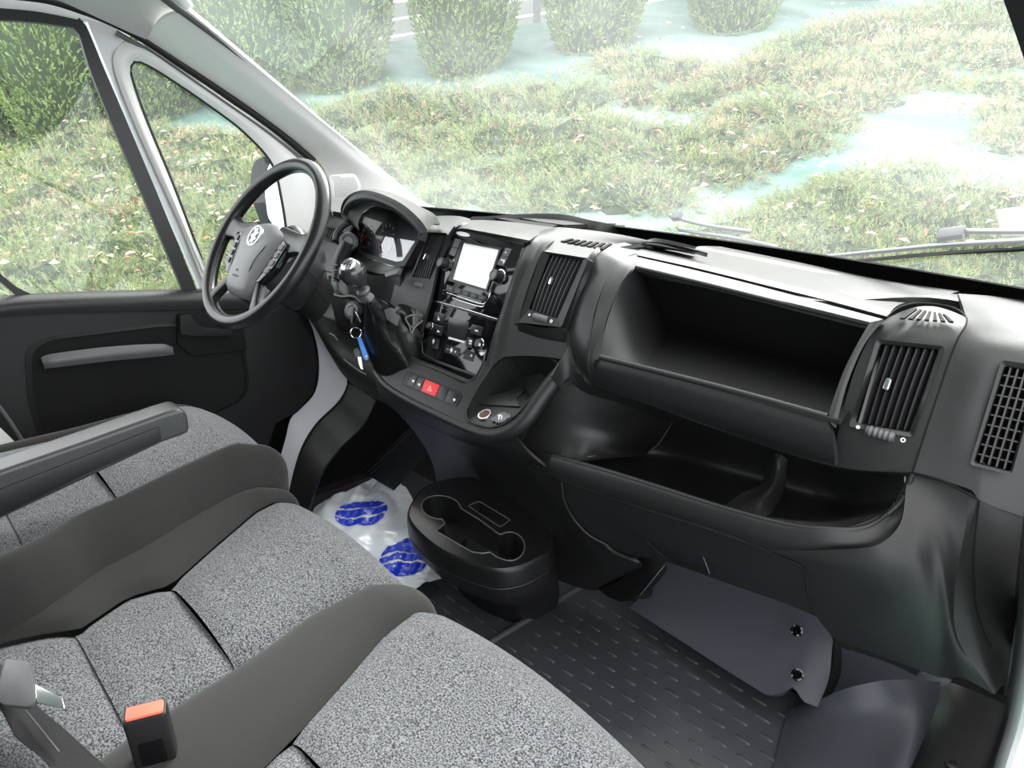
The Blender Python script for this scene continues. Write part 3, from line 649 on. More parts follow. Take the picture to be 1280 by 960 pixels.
# armrest
XA = -.235
def A(px, py, off=0): return P(px, py, x=XA + off)
arm_t = [(-130, 640), (0, 589), (110, 551), (205, 517), (226, 511), (235, 517), (238, 540), (228, 545), (205, 553), (110, 598), (0, 650), (-130, 716)]
prism('armrest', rounded([A(*p) for p in arm_t], [0, 0, 0, .01, .01, .012, .012, 0, 0, 0, 0, 0]), (1, 0, 0), .062, 'satin2' if 'satin2' in M else M.setdefault('satin2', mat('charcoal_armrest_plastic', (.05, .05, .052), .30, bump=(700, .2, .0005))), drv, .012, 4, label='hinged armrest')
prism('armrest_side_cover', rounded([A(*p, .003) for p in [(-130, 662), (0, 612), (100, 573), (200, 533), (202, 550), (105, 594), (0, 646), (-130, 708)]], .004), (1, 0, 0), .01, 'dash', drv, .0015)
# recliner sliver between the seats
tube('seat_frame_cover', [P(-30, 672, z=.46), P(20, 690, z=.45), P(62, 712, z=.44)], [.022, .020, .010], 'satin2', drv, 10, flat=.5)
# ---- buckles and belt ----
def buckle(label, c, up, wd, u, h, mouth):
    """c: top centre; up: stalk direction; u: width direction"""
    b = thing('seat_belt_buckle', label, 'buckle', c - np.array(up) * h); up = unit(up); u = unit(np.array(u) - up * (np.array(u) @ up)); t = np.cross(up, u)
    prism('housing', rounded([c + u * wd + t * .013, c + u * wd - t * .013, c - u * wd - t * .013, c - u * wd + t * .013], .005), up, h, 'dash_smooth', b, .002)
    prism('release_button', rounded([c + up * .003 + u * wd * .88 + t * .009, c + up * .003 + u * wd * .88 - t * .009, c + up * .003 - u * wd * .88 - t * .009, c + up * .003 - u * wd * .88 + t * .009], .003), up, .006, 'coral', b, .001)
    k = c - up * h * .55 + t * .0135 * mouth
    prism('logo_plate', rounded([k + u * wd * .6 + up * h * .2, k - u * wd * .6 + up * h * .2, k - u * wd * .6 - up * h * .2, k + u * wd * .6 - up * h * .2], .004), t * mouth, .002, 'gloss', b)
    return b
cb = P(181, 889, z=.515)
ub = P(207, 883, z=.515) - P(153, 896, z=.515)
buckle('black belt buckle with orange-red release button standing upright at the bottom of the bench', cb, (.10, -.06, 1), np.linalg.norm(ub) / 2, ub, .10, 1 if np.cross(unit((.10, -.06, 1)), unit(ub)) @ (CAM - cb) > 0 else -1)
cb2 = P(126, 684, z=.40)
b2 = buckle("driver's belt buckle tucked between the two seats with only its red corner showing", cb2 + np.array((-.015, .0, .015)), (-.35, .3, 1), .022, (0, 1, 0), .07, 1)
belt = thing('seat_belt', 'black seat belt webbing with grey metal tongue lying on the bench at the lower left', 'seat belt', P(50, 870, z=.44))
def ZP(px, py, z): return P(px, py, z=z)
loft('webbing', [[ZP(-60, 810, .50), ZP(10, 835, .475), ZP(45, 880, .455), ZP(85, 915, .45), ZP(150, 975, .445)], [ZP(-60, 870, .50), ZP(-5, 880, .472), ZP(20, 920, .452), ZP(55, 950, .447), ZP(90, 1000, .442)]], 'webbing', belt, 4, 30, .002, smu=False)
M['grey_tongue'] = mat('grey_tongue_plastic', (.10, .10, .105), .35)
prism('tongue_grip', rounded([ZP(5, 822, .50), ZP(36, 826, .50), ZP(46, 872, .49), ZP(38, 884, .485), ZP(0, 880, .485), ZP(-6, 868, .49)], .008), (.3, -.3, .9), .010, 'grey_tongue', belt, .003)
prism('tongue_plate', [ZP(44, 855, .492), ZP(78, 872, .486), ZP(81, 886, .484), ZP(46, 878, .487)], (.3, -.3, .9), .003, 'chrome', belt, .0006)
tube('webbing_stitch', [ZP(32, 888, .462), ZP(50, 910, .458), ZP(74, 940, .454)], .0010, 'satin', belt, 6)
# ================= FLOOR =================
def mat_sheet(name, label, pxs, z, th, holes=None):
    return tagp(prism(name, [P(*p, z=z) for p in pxs], (0, 0, 1), th, 'mat', None, .004), label, 'mat')
rm = thing('floor_mat', 'dark rubber floor mat with raised oblong studs in the passenger footwell', 'mat', (.45, 1.0, 0))
rmx = [(.055, .30), (.055, 1.28), (.20, 1.30), (.80, 1.30), (.86, 1.25), (.80, .95), (.74, .60), (.74, .30)]
prism('mat_sheet', rounded([(x, y, .014) for x, y in rmx], .02), (0, 0, 1), .02, 'mat', rm, .004)
tube('mat_edge', [(.055, .3, .016), (.055, .8, .016), (.055, 1.28, .016)], .009, 'mat', rm, 8)
def studs(root, x0, x1, y0, y1, z, name='stud'):
    V, Fc = [], []; r = 0; y = y0
    while y < y1:
        x = x0 + (.028 if r % 2 else 0)
        while x < x1:
            n0 = len(V); k = 8
            for s_, zz in ((1, 0), (.6, .0026)):
                for j in range(k):
                    a = 2 * math.pi * (j + .5) / k; V.append((x + (.0125 if math.cos(a) > 0 else -.0125) * 1 + .005 * s_ * math.cos(a), y + .005 * s_ * math.sin(a), z + zz))
            Fc += [tuple(n0 + k + j for j in range(k))] + [(n0 + j, n0 + (j + 1) % k, n0 + (j + 1) % k + k, n0 + j + k) for j in range(k)]; x += .056
        y += .040; r += 1
    o = mk(name, V, Fc, 'mat', root, 60); o['kind'] = 'stuff'; return o
studs(rm, .10, .78, .62, 1.24, .0138)
lm = thing('floor_mat', 'dark rubber floor mat with oblong studs under the drink holder, left of the step', 'mat', (-.2, 1.0, 0))
prism('mat_sheet', rounded([(x, y, .006) for x, y in [(-.88, .30), (.04, .30), (.04, 1.32), (-.88, 1.32)]], .02), (0, 0, 1), .012, 'mat', lm, .003)
studs(lm, -.40, .03, .60, 1.2, .0058)
# raised toe cover with two bolts
tcv = thing('toe_board_cover', 'navy-tinted plastic toe board cover fixed with two black bolts in the passenger footwell', 'cover', P(900, 820, z=.0))
ra = [P(787, 760, z=.055), P(845, 797, z=.055), P(905, 836, z=.055), P(958, 869, z=.055), P(975, 868, z=.07), P(992, 858, z=.085), P(1004, 877, z=.07), P(1022, 884, z=.065)]
rb_ = [P(800, 745, z=.085), P(855, 775, z=.085), P(915, 806, z=.09), P(965, 828, z=.10), P(985, 833, z=.105), P(1005, 838, z=.11), P(1025, 843, z=.11), P(1036, 848, z=.105)]
rc = [P(832, 700, z=.16), P(880, 712, z=.175), P(930, 726, z=.185), P(980, 745, z=.19), P(1000, 753, z=.195), P(1020, 764, z=.195), P(1035, 776, z=.19), P(1044, 789, z=.18)]
rd = [p + np.array((0, .10, .10)) for p in rc]
loft('cover_panel', [ra, rb_, rc, rd], 'navy', tcv, 26, 40, .012, smv=False, sharp=50)
loft('end_cap', [[P(1044, 789, z=.185), P(1040, 840, z=.11), P(1023, 884, z=.065)], [P(1052, 796, z=.17), P(1050, 846, z=.09), P(1028, 886, z=.03)]], 'dark', tcv, 4, 14, .01, smu=False)
for (px, py, z) in ((996, 789, .170), (997, 844, .120)):
    c = P(px, py, z=z); nn = unit((.05, -.55, .8))
    lathe('bolt', [(.0125, 0), (.0125, .003), (.009, .0045), (.009, .002), (.003, .001)], c, nn, 'gloss', tcv, 20)
# wheel arch lining at right of the footwell
al = [[P(985, 885, z=.02), P(975, 925, z=.02), P(960, 985, z=.02)], [P(1010, 880, z=.05), P(1010, 920, z=.05), P(1005, 985, z=.05)], [P(1060, 860, z=.13), P(1090, 900, z=.10), P(1080, 985, z=.08)], [P(1110, 850, z=.16), P(1145, 890, z=.12), P(1120, 985, z=.10)], [P(1176, 852, z=.10), P(1168, 890, z=.08), P(1128, 985, z=.06)]]
struct(loft('trim_17', al, 'navy', None, 24, 14, .006))
struct(loft('trim_18', [[P(1035, 800, y=1.42), P(1110, 820, y=1.45), P(1190, 850, y=1.47)], [P(1000, 880, z=.02), P(1100, 880, z=.10), P(1180, 860, z=.09)]], 'navy', None, 6, 12, .004, smu=False))
# sill plate
sl = tagp(thing('sill_plate', 'black textured sill plate with a screw at the passenger door opening', 'sill plate', P(1200, 900, z=.05)))
loft('plate', [[P(1176, 850, z=.07), P(1172, 880, z=.062), P(1140, 940, z=.055), P(1100, 1000, z=.05)], [P(1200, 857, z=.085), P(1196, 885, z=.08), P(1175, 940, z=.075), P(1150, 1000, z=.075)], [P(1258, 881, z=.085), P(1252, 905, z=.08), P(1236, 955, z=.075), P(1216, 1000, z=.075)], [P(1262, 886, z=.06), P(1256, 912, z=.055), P(1241, 960, z=.05), P(1222, 1005, z=.05)]], 'dash', sl, 20, 20, .01)
lathe('screw', [(.011, 0), (.011, .003), (.006, .005), (.006, .003), (.002, .003)], P(1190, 957, z=.079), (0, 0, 1), 'dash_smooth', sl, 18)
# plastic bag
bag = thing('plastic_bag', 'crumpled white plastic bag with blue oval print on the floor by the drink holder', 'bag', P(480, 670, z=.01))
bm_ = bpy.data.materials.new('printed_thin_plastic'); bm_.use_nodes = True; n = bm_.node_tree; b = n.nodes['Principled BSDF']
b.inputs['Roughness'].default_value = .32; b.inputs['Base Color'].default_value = (.62, .66, .70, 1)
M['bagw'] = bm_; M['bagb'] = mat('blue_bag_print', (.01, .04, .55), .35)
bpx_l = [(482, 588), (440, 615), (395, 632), (390, 660), (440, 700), (490, 735), (512, 742)]
bpx_r = [(486, 592), (505, 610), (525, 640), (528, 668), (535, 690), (548, 716), (552, 722)]
nb, nr_ = 60, 40
Lr = resample([(*p, 0) for p in bpx_l], nb); Rr = resample([(*p, 0) for p in bpx_r], nb); V = []; MI = []; PXG = []
def wr(x, y): return .005 * math.sin(x * 37 + 2.1 * math.sin(y * 29)) + .006 * (1 - abs(math.sin(y * 33 + x * 31 + 1.4 * math.sin(x * 24)))) + .004 * (1 - abs(math.sin(x * 61 - y * 47 + 1.5 * math.sin(y * 31)))) + .0015 * math.sin(x * 230 + y * 170)
for i in range(nb):
    for j in range(nr_):
        q = Lr[i] + (Rr[i] - Lr[i]) * j / (nr_ - 1); p = P(q[0], q[1], z=.035); e = min(i, nb - 1 - i, j, nr_ - 1 - j) / 5
        V.append(p + np.array((0, 0, wr(p[0], p[1]) + .012 * min(1, e)))); PXG.append(q[:2])
Fc = grid_faces(nb, nr_)
mk('bag_film', V, Fc, 'bagw', bag, 80)
def oval_strip(ovals, cuts):    # printed patches follow the film surface
    from bisect import bisect
    VV = np.array(V).reshape(nb, nr_, 3); out, ff = [], []
    for i in range(nb - 1):
        for j in range(nr_ - 1):
            for a in range(4):
                for b2_ in range(4):
                    s, t = (a + .5) / 4, (b2_ + .5) / 4
                    q = PXG[i * nr_ + j] * (1 - s) * (1 - t) + PXG[(i + 1) * nr_ + j] * s * (1 - t) + PXG[i * nr_ + j + 1] * (1 - s) * t + PXG[(i + 1) * nr_ + j + 1] * s * t
                    ok = False
                    for (cx, cy, rx, ry, ang, stripes) in ovals:
                        dx, dy = q[0] - cx, q[1] - cy; ca, sa = math.cos(ang), math.sin(ang); u, v = (dx * ca + dy * sa) / rx, (-dx * sa + dy * ca) / ry
                        if u * u + v * v < 1 and not any(abs(v - (k0 + k1 * u + k2 * u * u)) < w_ for k0, k1, k2, w_ in stripes): ok = True
                    if ok:
                        def bl(s, t): return VV[i, j] * (1 - s) * (1 - t) + VV[i + 1, j] * s * (1 - t) + VV[i, j + 1] * (1 - s) * t + VV[i + 1, j + 1] * s * t + np.array((0, 0, .0012))
                        n0 = len(out); out += [bl(a / 4, b2_ / 4), bl((a + 1) / 4, b2_ / 4), bl((a + 1) / 4, (b2_ + 1) / 4), bl(a / 4, (b2_ + 1) / 4)]; ff.append((n0, n0 + 1, n0 + 2, n0 + 3))
    return mk('bag_print', out, ff, 'bagb', bag, 80, label='blue printed ovals with white strokes')
st = [(-.25, .15, -.2, .06), (.3, .2, -.15, .06)]
oval_strip([(452, 647, 33, 16, -.15, st), (507, 703, 34, 22, -.35, [(-.2, .5, .2, .06), (.25, .5, .2, .06)]), (480, 598, 12, 9, .8, [])], None)
# ================= DASHBOARD =================
from mathutils.geometry import tessellate_polygon
def plate(name, outer, holes, n, depth, m, parent=None, label=None, sharp=35):
    n = unit(n); a, b_ = frame_dirs(n); loops = [list(map(np.array, outer))] + [list(map(np.array, h)) for h in holes]
    allp = [p for l in loops for p in l]
    tris = tessellate_polygon([[Vector((p @ a, p @ b_, 0)) for p in l] for l in loops])
    N = len(allp); V = allp + [p - n * depth for p in allp]; Fc = [tuple(t) for t in tris] + [tuple(i + N for i in reversed(t)) for t in tris]
    s = 0
    for l in loops:
        k = len(l); Fc += [(s + i, s + (i + 1) % k, s + (i + 1) % k + N, s + i + N) for i in range(k)]; s += k
    return mk(name, V, Fc, m, parent, sharp, label=label)
def well(name, loop, n, depth, m, parent=None, shrink=.92):
    n = unit(n); loop = [np.array(p) for p in loop]; k = len(loop); c = sum(loop) / k
    b_ = [c + (p - c) * shrink - n * depth for p in loop]; V = loop + b_
    Fc = [(i, (i + 1) % k, (i + 1) % k + k, i + k) for i in range(k)] + [tuple(range(k, 2 * k))]
    return mk(name, V, Fc, m, parent, 40)
dash = thing('dashboard', 'black grained plastic dashboard spanning the cab below the windscreen', 'dashboard', (0, 1.2, .6))
FP = plane((0, 1.06, .73), (0, -.921, .39)); NF = FP[1]
def Fp(px, py, off=0.0): return PP(px, py, FP, off)
BR = 'dash'
# --- top deck ---
def wsb(u, dy=0, z=.885): p = ws(u, 0); return (p[0] * 1.0, p[1] - .012 + dy, z)
UU = np.linspace(-1, 1, 17)
deck = [[(.93 * u, 1.16 if u < .7 else 1.34, .893) for u in UU], [(.93 * u, 1.25 if u < .7 else 1.35, .895) for u in UU], [(.93 * u, 1.36, .895) for u in UU], [wsb(u, -.05, .892) for u in UU], [wsb(u, 0, .880) for u in UU]]
loft('top_deck', deck, BR, dash, 20, 60, .012)
# document well with raised rear lip
hw = [[P(588, 272, z=.925), P(640, 270, z=.925), P(700, 270, z=.930), P(745, 279, z=.925), P(778, 282, z=.915)]]
loft('document_well_rim', [[p + np.array((0, .012, -.035)) for p in hw[0]], [p + np.array((0, .012, 0)) for p in hw[0]], hw[0], [p + np.array((0, -.006, -.03)) for p in hw[0]]], 'dash', dash, 8, 30, .006, smu=False)
prism('document_slot', [P(x, y, z=.922) for x, y in [(618, 272), (630, 272), (697, 281), (690, 284), (660, 281)]], (0, 0, 1), .01, 'dark', dash)
prism('document_well', [P(x, y, z=.921) for x, y in [(640, 270.5), (706, 271.5), (770, 279), (740, 280), (705, 281), (675, 277)]], (0, 0, 1), .01, 'dash_smooth', dash)
# defroster ridge running across behind the bin
loft('defroster_ridge', [[P(870, 313, y=1.40), P(960, 331, y=1.40), P(1060, 352, y=1.40), P(1166, 377, y=1.36)], [P(872, 308, y=1.42), P(962, 325, y=1.42), P(1080, 350, y=1.42), P(1176, 371, y=1.38)], [P(900, 308, y=1.47), P(990, 326, y=1.47), P(1100, 349, y=1.46), P(1199, 364, y=1.42)]], 'dash_smooth', dash, 8, 30, .006, smu=True)
# --- passenger bin ---
PB = [(1.30, .917), (1.20, .916), (1.14, .912), (1.105, .893), (1.04, .80), (1.008, .755), (1.0, .725), (1.015, .685), (1.05, .66)]
def B(px, py): return PF(px, py, PB)
outer = [(797, 317), (774, 326), (758, 350), (746, 385), (736, 438), (735, 465), (741, 483)]
innerL = [(795, 332), (786, 341), (775, 357), (765, 380), (756, 408), (750, 446), (747, 449)]
loft('bin_side_frame', [[B(*p) for p in outer], [B((a + c) / 2, (b + d) / 2) for (a, b), (c, d) in zip(outer, innerL)], [B(*p) for p in innerL]], BR, dash, 8, 30, .008)
outR = [(1107, 400), (1095, 411), (1078, 435), (1060, 477), (1050, 512), (1045, 535)]
inR = [(1087, 403), (1076, 422), (1064, 444), (1054, 465), (1042, 498), (1034, 524)]
loft('bin_side_frame', [[B(*p) for p in inR], [B((a + c) / 2, (b + d) / 2) + NF * .003 for (a, b), (c, d) in zip(outR, inR)], [B(*p) for p in outR]], BR, dash, 8, 30, .008)
loft('bin_lid_edge', [[P(796, 321, y=1.155), P(870, 338, y=1.155), P(950, 358, y=1.155), P(1040, 382, y=1.155), P(1104, 399, y=1.155)], [P(795, 326, y=1.135), P(870, 343, y=1.135), P(950, 363, y=1.135), P(1036, 386, y=1.135), P(1097, 401, y=1.135)], [P(795, 332, y=1.11), P(870, 350, y=1.11), P(950, 370, y=1.11), P(1030, 390, y=1.11), P(1087, 404, y=1.11)]], BR, dash, 8, 30, .01)
tube('bin_upper_lip', [P(795, 334, y=1.112), P(870, 352, y=1.112), P(950, 372, y=1.112), P(1087, 406, y=1.112)], .004, BR, dash, 10)
loft('lid_groove', [[P(x, y, y=1.155) - np.array((0, 0, .012)) for x, y in [(792, 321), (870, 339), (950, 359), (1040, 383), (1108, 400)]], [P(x, y, y=1.20) - np.array((0, 0, .012)) for x, y in [(797, 315), (870, 330), (960, 352), (1040, 372), (1110, 390)]]], 'dark', dash, 3, 20, .004)
loft('lid_panel', [[P(x, y, y=1.175) for x, y in [(797, 319), (870, 335), (960, 357), (1040, 377), (1110, 396)]], [P(x, y, y=1.180) for x, y in [(797, 315), (870, 331), (960, 353), (1040, 373), (1112, 391)]], [P(x, y, y=1.28) for x, y in [(806, 308), (880, 323), (970, 343), (1060, 364), (1126, 380)]], [P(x, y, y=1.42) for x, y in [(820, 300), (890, 313), (990, 333), (1080, 352), (1166, 370)]]], 'dash', dash, 16, 40, .004)
low = [[B(750, 446), B(810, 461), B(900, 484), B(970, 503), B(1034, 521)], [B(744, 458), B(810, 475), B(900, 502), B(970, 524), B(1040, 545)], [B(741, 472), B(810, 494), B(900, 524), B(975, 550), B(1043, 568)], [B(741, 483), B(810, 505), B(900, 537), B(975, 563), B(1044, 582)]]
loft('bin_front', low, BR, dash, 20, 40, .01)
tube('bin_lower_lip', [p + np.array((0, .002, -.001)) for p in low[0]], .006, BR, dash, 10)
bl, br_ = P(835, 411, y=1.31), P(1052, 466, y=1.30)
tl_, tr_ = P(797, 334, y=1.185), P(1086, 405, y=1.17)
tr2 = tr_ + np.array((.05, 0, 0)); br2 = br_ + np.array((.06, 0, 0))
loft('bin_back', [[tl_, tr2], [bl, br2]], 'dash', dash, 6, 10, .006)
loft('bin_floor', [[bl, br2], [P(812, 460, y=1.01), P(1034, 521, y=1.005) + np.array((.02, 0, 0))]], 'dash', dash, 4, 10, .006)
loft('bin_inner_side', [[tl_, B(796, 333), B(776, 358), B(757, 408), B(750, 447)], [bl, (bl * .75 + P(812, 460, y=1.01) * .25), (bl * .5 + P(812, 460, y=1.01) * .5), bl * .2 + .8 * P(812, 460, y=1.01), P(812, 461, y=1.01)]], 'dash', dash, 6, 24, .004)
loft('bin_inner_side', [[tr_ + np.array((.03, 0, 0)), P(1050, 522, y=1.01) + np.array((.03, 0, 0))], [br2, br2 + np.array((.0, 0, -.02))]], 'dash', dash, 4, 4, .004)
loft('bin_roof', [[B(795, 331), B(1088, 403)], [tl_ + np.array((0, 0, .004)), tr2 + np.array((0, 0, .004))]], 'dash', dash, 3, 4, .004)
# --- air vents ---
def vent(label, pl, quad, n_slats, knob=None, wheel=None, bez=None, depth=.035, bulge=.004, dots=True, host=dash, cross=0):
    nn = pl[1]; q = [PP(x, y, pl, .001) for x, y in quad]
    v = bpy.data.objects.new('air_vent', None)
    O = [PP(x, y, pl, .003) for x, y in (bez or quad)]
    if not bez: c = sum(O) / 4; O = [c + (p - c) * 1.10 for p in O]
    O = rounded(O, .005, 3); I = rounded(q, .0025, 3)
    bz = ring('air_vent', O, I, nn, .02, 'dash_smooth', host, .001, -.002, label=label)
    # inner box
    k = len(I); D = [p - nn * depth for p in I]
    mk('vent_box', I + D, [(i, (i + 1) % k, (i + 1) % k + k, i + k) for i in range(k)] + [tuple(range(k, 2 * k))], 'dark', bz, 30)
    TL, TR, BRr, BL = q
    for i in range(n_slats):
        s = (i + .7) / (n_slats + .4); t = TL + (TR - TL) * s; b2 = BL + (BRr - BL) * s; u = unit(TR - TL) * .0011; rowF = []
        for e in np.linspace(0, 1, 7): rowF.append(t + (b2 - t) * e + nn * (bulge * math.sin(math.pi * e) - .003))
        V = []
        for p in rowF: V += [p - u, p + u, p + u * 1.2 - nn * .016 + u * 1.5, p - u * 1.2 - nn * .016 + u * 1.5]
        Fc = [(a * 4 + j, a * 4 + (j + 1) % 4, a * 4 + 4 + (j + 1) % 4, a * 4 + 4 + j) for a in range(6) for j in range(4)] + [(3, 2, 1, 0), (24, 25, 26, 27)]
        mk('slat', V, Fc, 'slat', bz, 30)
    for i in range(cross):
        s = (i + .8) / (cross + .6); a, b2 = TL + (BL - TL) * s - nn * .008, TR + (BRr - TR) * s - nn * .008; up = unit(TL - BL) * .001
        prism('cross_slat', [a - up, b2 - up, b2 + up, a + up], nn, .012, 'slat', bz)
    if knob:
        c = PP(knob[0], knob[1], pl, .006); up = unit(TL - BL + (TR - BRr)); u = unit(np.cross(up, nn)); h, w_ = knob[2], knob[3]
        prism('slider_knob', rounded([c + u * w_ - up * h + nn * .006, c + u * w_ + up * h + nn * .006, c - u * w_ + up * h + nn * .006, c - u * w_ - up * h + nn * .006], w_ * .8, 3), nn, .014, 'chrome', bz, .0015)
    if wheel:
        (x0, y0), (x1, y1) = wheel; a, b2 = PP(x0, y0, pl, .003), PP(x1, y1, pl, .003); u = unit(b2 - a); up = unit(np.cross(nn, u)); r = .0085; Lw = np.linalg.norm(b2 - a)
        lathe('thumbwheel', [(r * .8, 0)] + [(r * (1 if i % 2 else .8), Lw * (i + .5) / 11) for i in range(11)] + [(r * .8, Lw)], a - nn * .002, u, 'satin', bz, 14, ref=nn)
        if dots:
            for e, hollow in ((-.012, False), (Lw + .012, True)):
                c = a + u * e + nn * .0012
                if hollow: ring('vent_mark', arcpoly(c, u * .0036, up * .0036, 16), arcpoly(c, u * .0018, up * .0018, 16), nn, .001, 'white_print', bz)
                else: prism('vent_mark', arcpoly(c, u * .003, up * .003, 12), nn, .001, 'white_print', bz)
    return bz
# --- right pod ---
PR = [(1.30, .898), (1.22, .905), (1.16, .902), (1.13, .884), (1.115, .858), (1.06, .73), (1.045, .68), (1.045, .62)]
def R_(px, py): return PF(px, py, PR)
pl_ = [(1110, 397), (1096, 410), (1082, 432), (1066, 470), (1050, 530), (1045, 560), (1045, 584)]
pr_ = [(1206, 396), (1208, 405), (1197, 424), (1186, 452), (1170, 500), (1155, 545), (1141, 590)]
topA = [(1110, 395), (1125, 384), (1150, 379), (1186, 383), (1206, 394)]
midr = [[R_(a + (c - a) * t, b + (d - b) * t - (14 * math.sin(math.pi * t) if i == 0 else 0)) for i, ((a, b), (c, d)) in enumerate(zip(pl_, pr_))] for t in (0, .2, .4, .6, .8, 1)]
vq = [(1101, 430), (1173, 437), (1136, 539), (1070, 527)]
loft('right_vent_pod', midr, 'dash', dash, 60, 60, .008, cut=[[(1100, 428), (1175, 435), (1138, 541), (1068, 529)]])
PRP = plane(R_(1120, 480), unit(np.cross(R_(1172, 440) - R_(1102, 430), R_(1072, 528) - R_(1102, 430)) * (1 if np.cross(R_(1172, 440) - R_(1102, 430), R_(1072, 528) - R_(1102, 430)) @ np.array((0, -1, 0)) > 0 else -1)))
vent('right dashboard air vent with chrome slider', PRP, vq, 7, (1110, 481, .009, .0042), ((1083, 537), (1118, 547)), [(1096, 424), (1181, 433), (1141, 547), (1061, 533)])
tube('pod_seam', [R_(*p) + NF * .0005 for p in topA[::-1]][::-1] + [R_(*p) + NF * .0005 for p in pr_[1:]], .0013, 'dark', dash, 6, 60)
GT = plane((0, 1.16, .9035), (0, -.1, 1))
def slits(name, pxq, n, pl):
    TLp, TRp, BRp, BLp = [np.array(q, float) for q in pxq]
    for i in range(n):
        s0, s1 = (i + .1) / n, (i + .62) / n
        q = [TLp + (TRp - TLp) * s0, TLp + (TRp - TLp) * s1, BLp + (BRp - BLp) * s1, BLp + (BRp - BLp) * s0]
        prism(name, [PP(a[0], a[1], pl) for a in q], pl[1], .003, 'dark', dash)
slits('defroster_slit', [(1143, 385), (1184, 393), (1196, 402), (1124, 397)], 7, plane(R_(1155, 393) + np.array((0, -.001, .0035)), unit(np.cross(R_(1180, 395) - R_(1130, 395), R_(1150, 400) - R_(1150, 386))) * (1 if np.cross(R_(1180, 395) - R_(1130, 395), R_(1150, 400) - R_(1150, 386))[2] > 0 else -1)))
# --- right end of the dashboard ---
e0 = [[P(1198, 367, z=.899), P(1240, 370, z=.899), P(1300, 378, z=.897)],
      [R_(1205, 388), P(1250, 395, z=.901), P(1310, 403, z=.899)],
      [R_(1207, 403), P(1250, 414, z=.893), P(1310, 424, z=.890)],
      [R_(1196, 426), P(1240, 440, y=1.125), P(1310, 460, y=1.14)],
      [R_(1170, 500), P(1222, 520, y=1.09), P(1298, 545, y=1.12)],
      [R_(1141, 591), P(1213, 612, y=1.06), P(1225, 626, y=1.06), P(1285, 648, y=1.10)]]
SV = [(1255, 455), (1296, 463), (1262, 588), (1216, 577)]
loft('right_end_panel', e0, 'dash', dash, 60, 60, .008, cut=[[(1256, 458), (1300, 464), (1262, 590), (1218, 577)]])
SVP = plane(P(1245, 525, y=1.088), (.12, -.92, .34))
vent('side window air vent at the right end', SVP, [(1257, 458), (1298, 465), (1262, 588), (1219, 577)], 4, None, None, [(1252, 450), (1304, 458), (1264, 594), (1212, 581)], cross=9, bulge=.0)
# --- tray and lower fascia ---
lipY = [.98, .975, .972, .97, .975, .985, 1.01, 1.05]
lip_px = [(690, 570), (760, 590), (821, 609), (905, 636), (985, 657), (1035, 662), (1078, 661), (1112, 640)]
lip = [P(x, y, y=Y) for (x, y), Y in zip(lip_px, lipY)] + [P(1141, 594, y=1.058)]
sc_px = [(686, 592), (706, 602), (821, 641), (905, 668), (985, 692), (1040, 690), (1095, 684), (1130, 660)]
sc = [P(x, y, y=Y - .004) for (x, y), Y in zip(sc_px, lipY)] + [P(1150, 620, y=1.06)]
loft('tray_lip', [[p + np.array((0, .012, -.012)) for p in lip], lip, [a * .5 + b * .5 + np.array((0, -.005, .0)) for a, b in zip(lip, sc)], sc], 'dash', dash, 14, 60, .008)
tube('tray_lip_edge', [p + np.array((0, .004, -.001)) for p in lip], .005, 'dash', dash, 10, 60)
bkL = P(840, 525, y=1.20)
fl_ = [P(735, 571, y=1.0), P(808, 565, y=1.21)]
tb = [P(760, 500, y=1.12), P(850, 515, y=1.2), P(960, 545, y=1.2), P(1040, 570, y=1.2), P(1130, 590, y=1.16)]
tm = [P(735, 560, y=1.05), P(812, 566, y=1.22), P(930, 595, y=1.23), P(1040, 625, y=1.22), P(1130, 630, y=1.13)]
tf = [P(700, 568, y=.99), P(790, 597, y=1.08), P(900, 630, y=1.08), P(1020, 655, y=1.08), P(1115, 642, y=1.06)]
te = [p + np.array((0, .012, -.004)) for p in (lip[0], lip[2], lip[3], lip[5], lip[7])]
loft('tray_liner', [tb, tm, tf, te], 'dash', dash, 24, 40, .004)
tube('tray_crease', [P(841, 526, y=1.195), P(822, 556, y=1.205), P(806, 566, y=1.2), P(770, 567, y=1.10), P(735, 571, y=1.0)], .0014, 'satin', dash, 6, 30)
loft('tray_divider', [[P(960, 570, y=1.17), P(953, 600, y=1.15), P(925, 618, y=1.08), P(905, 632, y=1.02)], [P(972, 566, y=1.14), P(968, 603, y=1.10), P(948, 625, y=1.05), P(930, 640, y=1.0)], [P(985, 575, y=1.18), P(980, 612, y=1.14), P(965, 640, y=1.08), P(950, 648, y=1.02)]], 'dash', dash, 10, 20, .004)
# surface between pocket rim, bin and tray
ua = [P(712, 430, y=1.05), P(726, 466, y=1.03), P(741, 484, y=1.03), P(810, 506, y=1.05), P(900, 538, y=1.05), P(1044, 583, y=1.05), P(1141, 592, y=1.07)]
ub_ = [P(690, 470, y=.99), P(712, 500, y=1.04), P(745, 515, y=1.09), P(830, 525, y=1.14), P(920, 548, y=1.16), P(1040, 585, y=1.14), P(1130, 596, y=1.12)]
loft('inner_fascia', [ua, ub_], 'dash', dash, 6, 40, .004)
uc = [[P(722, 464, y=1.04), P(740, 484, y=1.05), P(790, 500, y=1.07), P(846, 518, y=1.14)], [P(683, 491, y=1.01), P(712, 520, y=1.02), P(760, 540, y=1.07), P(835, 536, y=1.17)], [P(645, 540, y=.995), P(690, 555, y=1.0), P(740, 562, y=1.03), P(812, 563, y=1.2)], [P(634, 556, y=.99), P(690, 580, y=.995), P(735, 574, y=1.0), P(806, 570, y=1.19)]]
loft('inner_fascia', uc, 'dash', dash, 20, 24, .004)
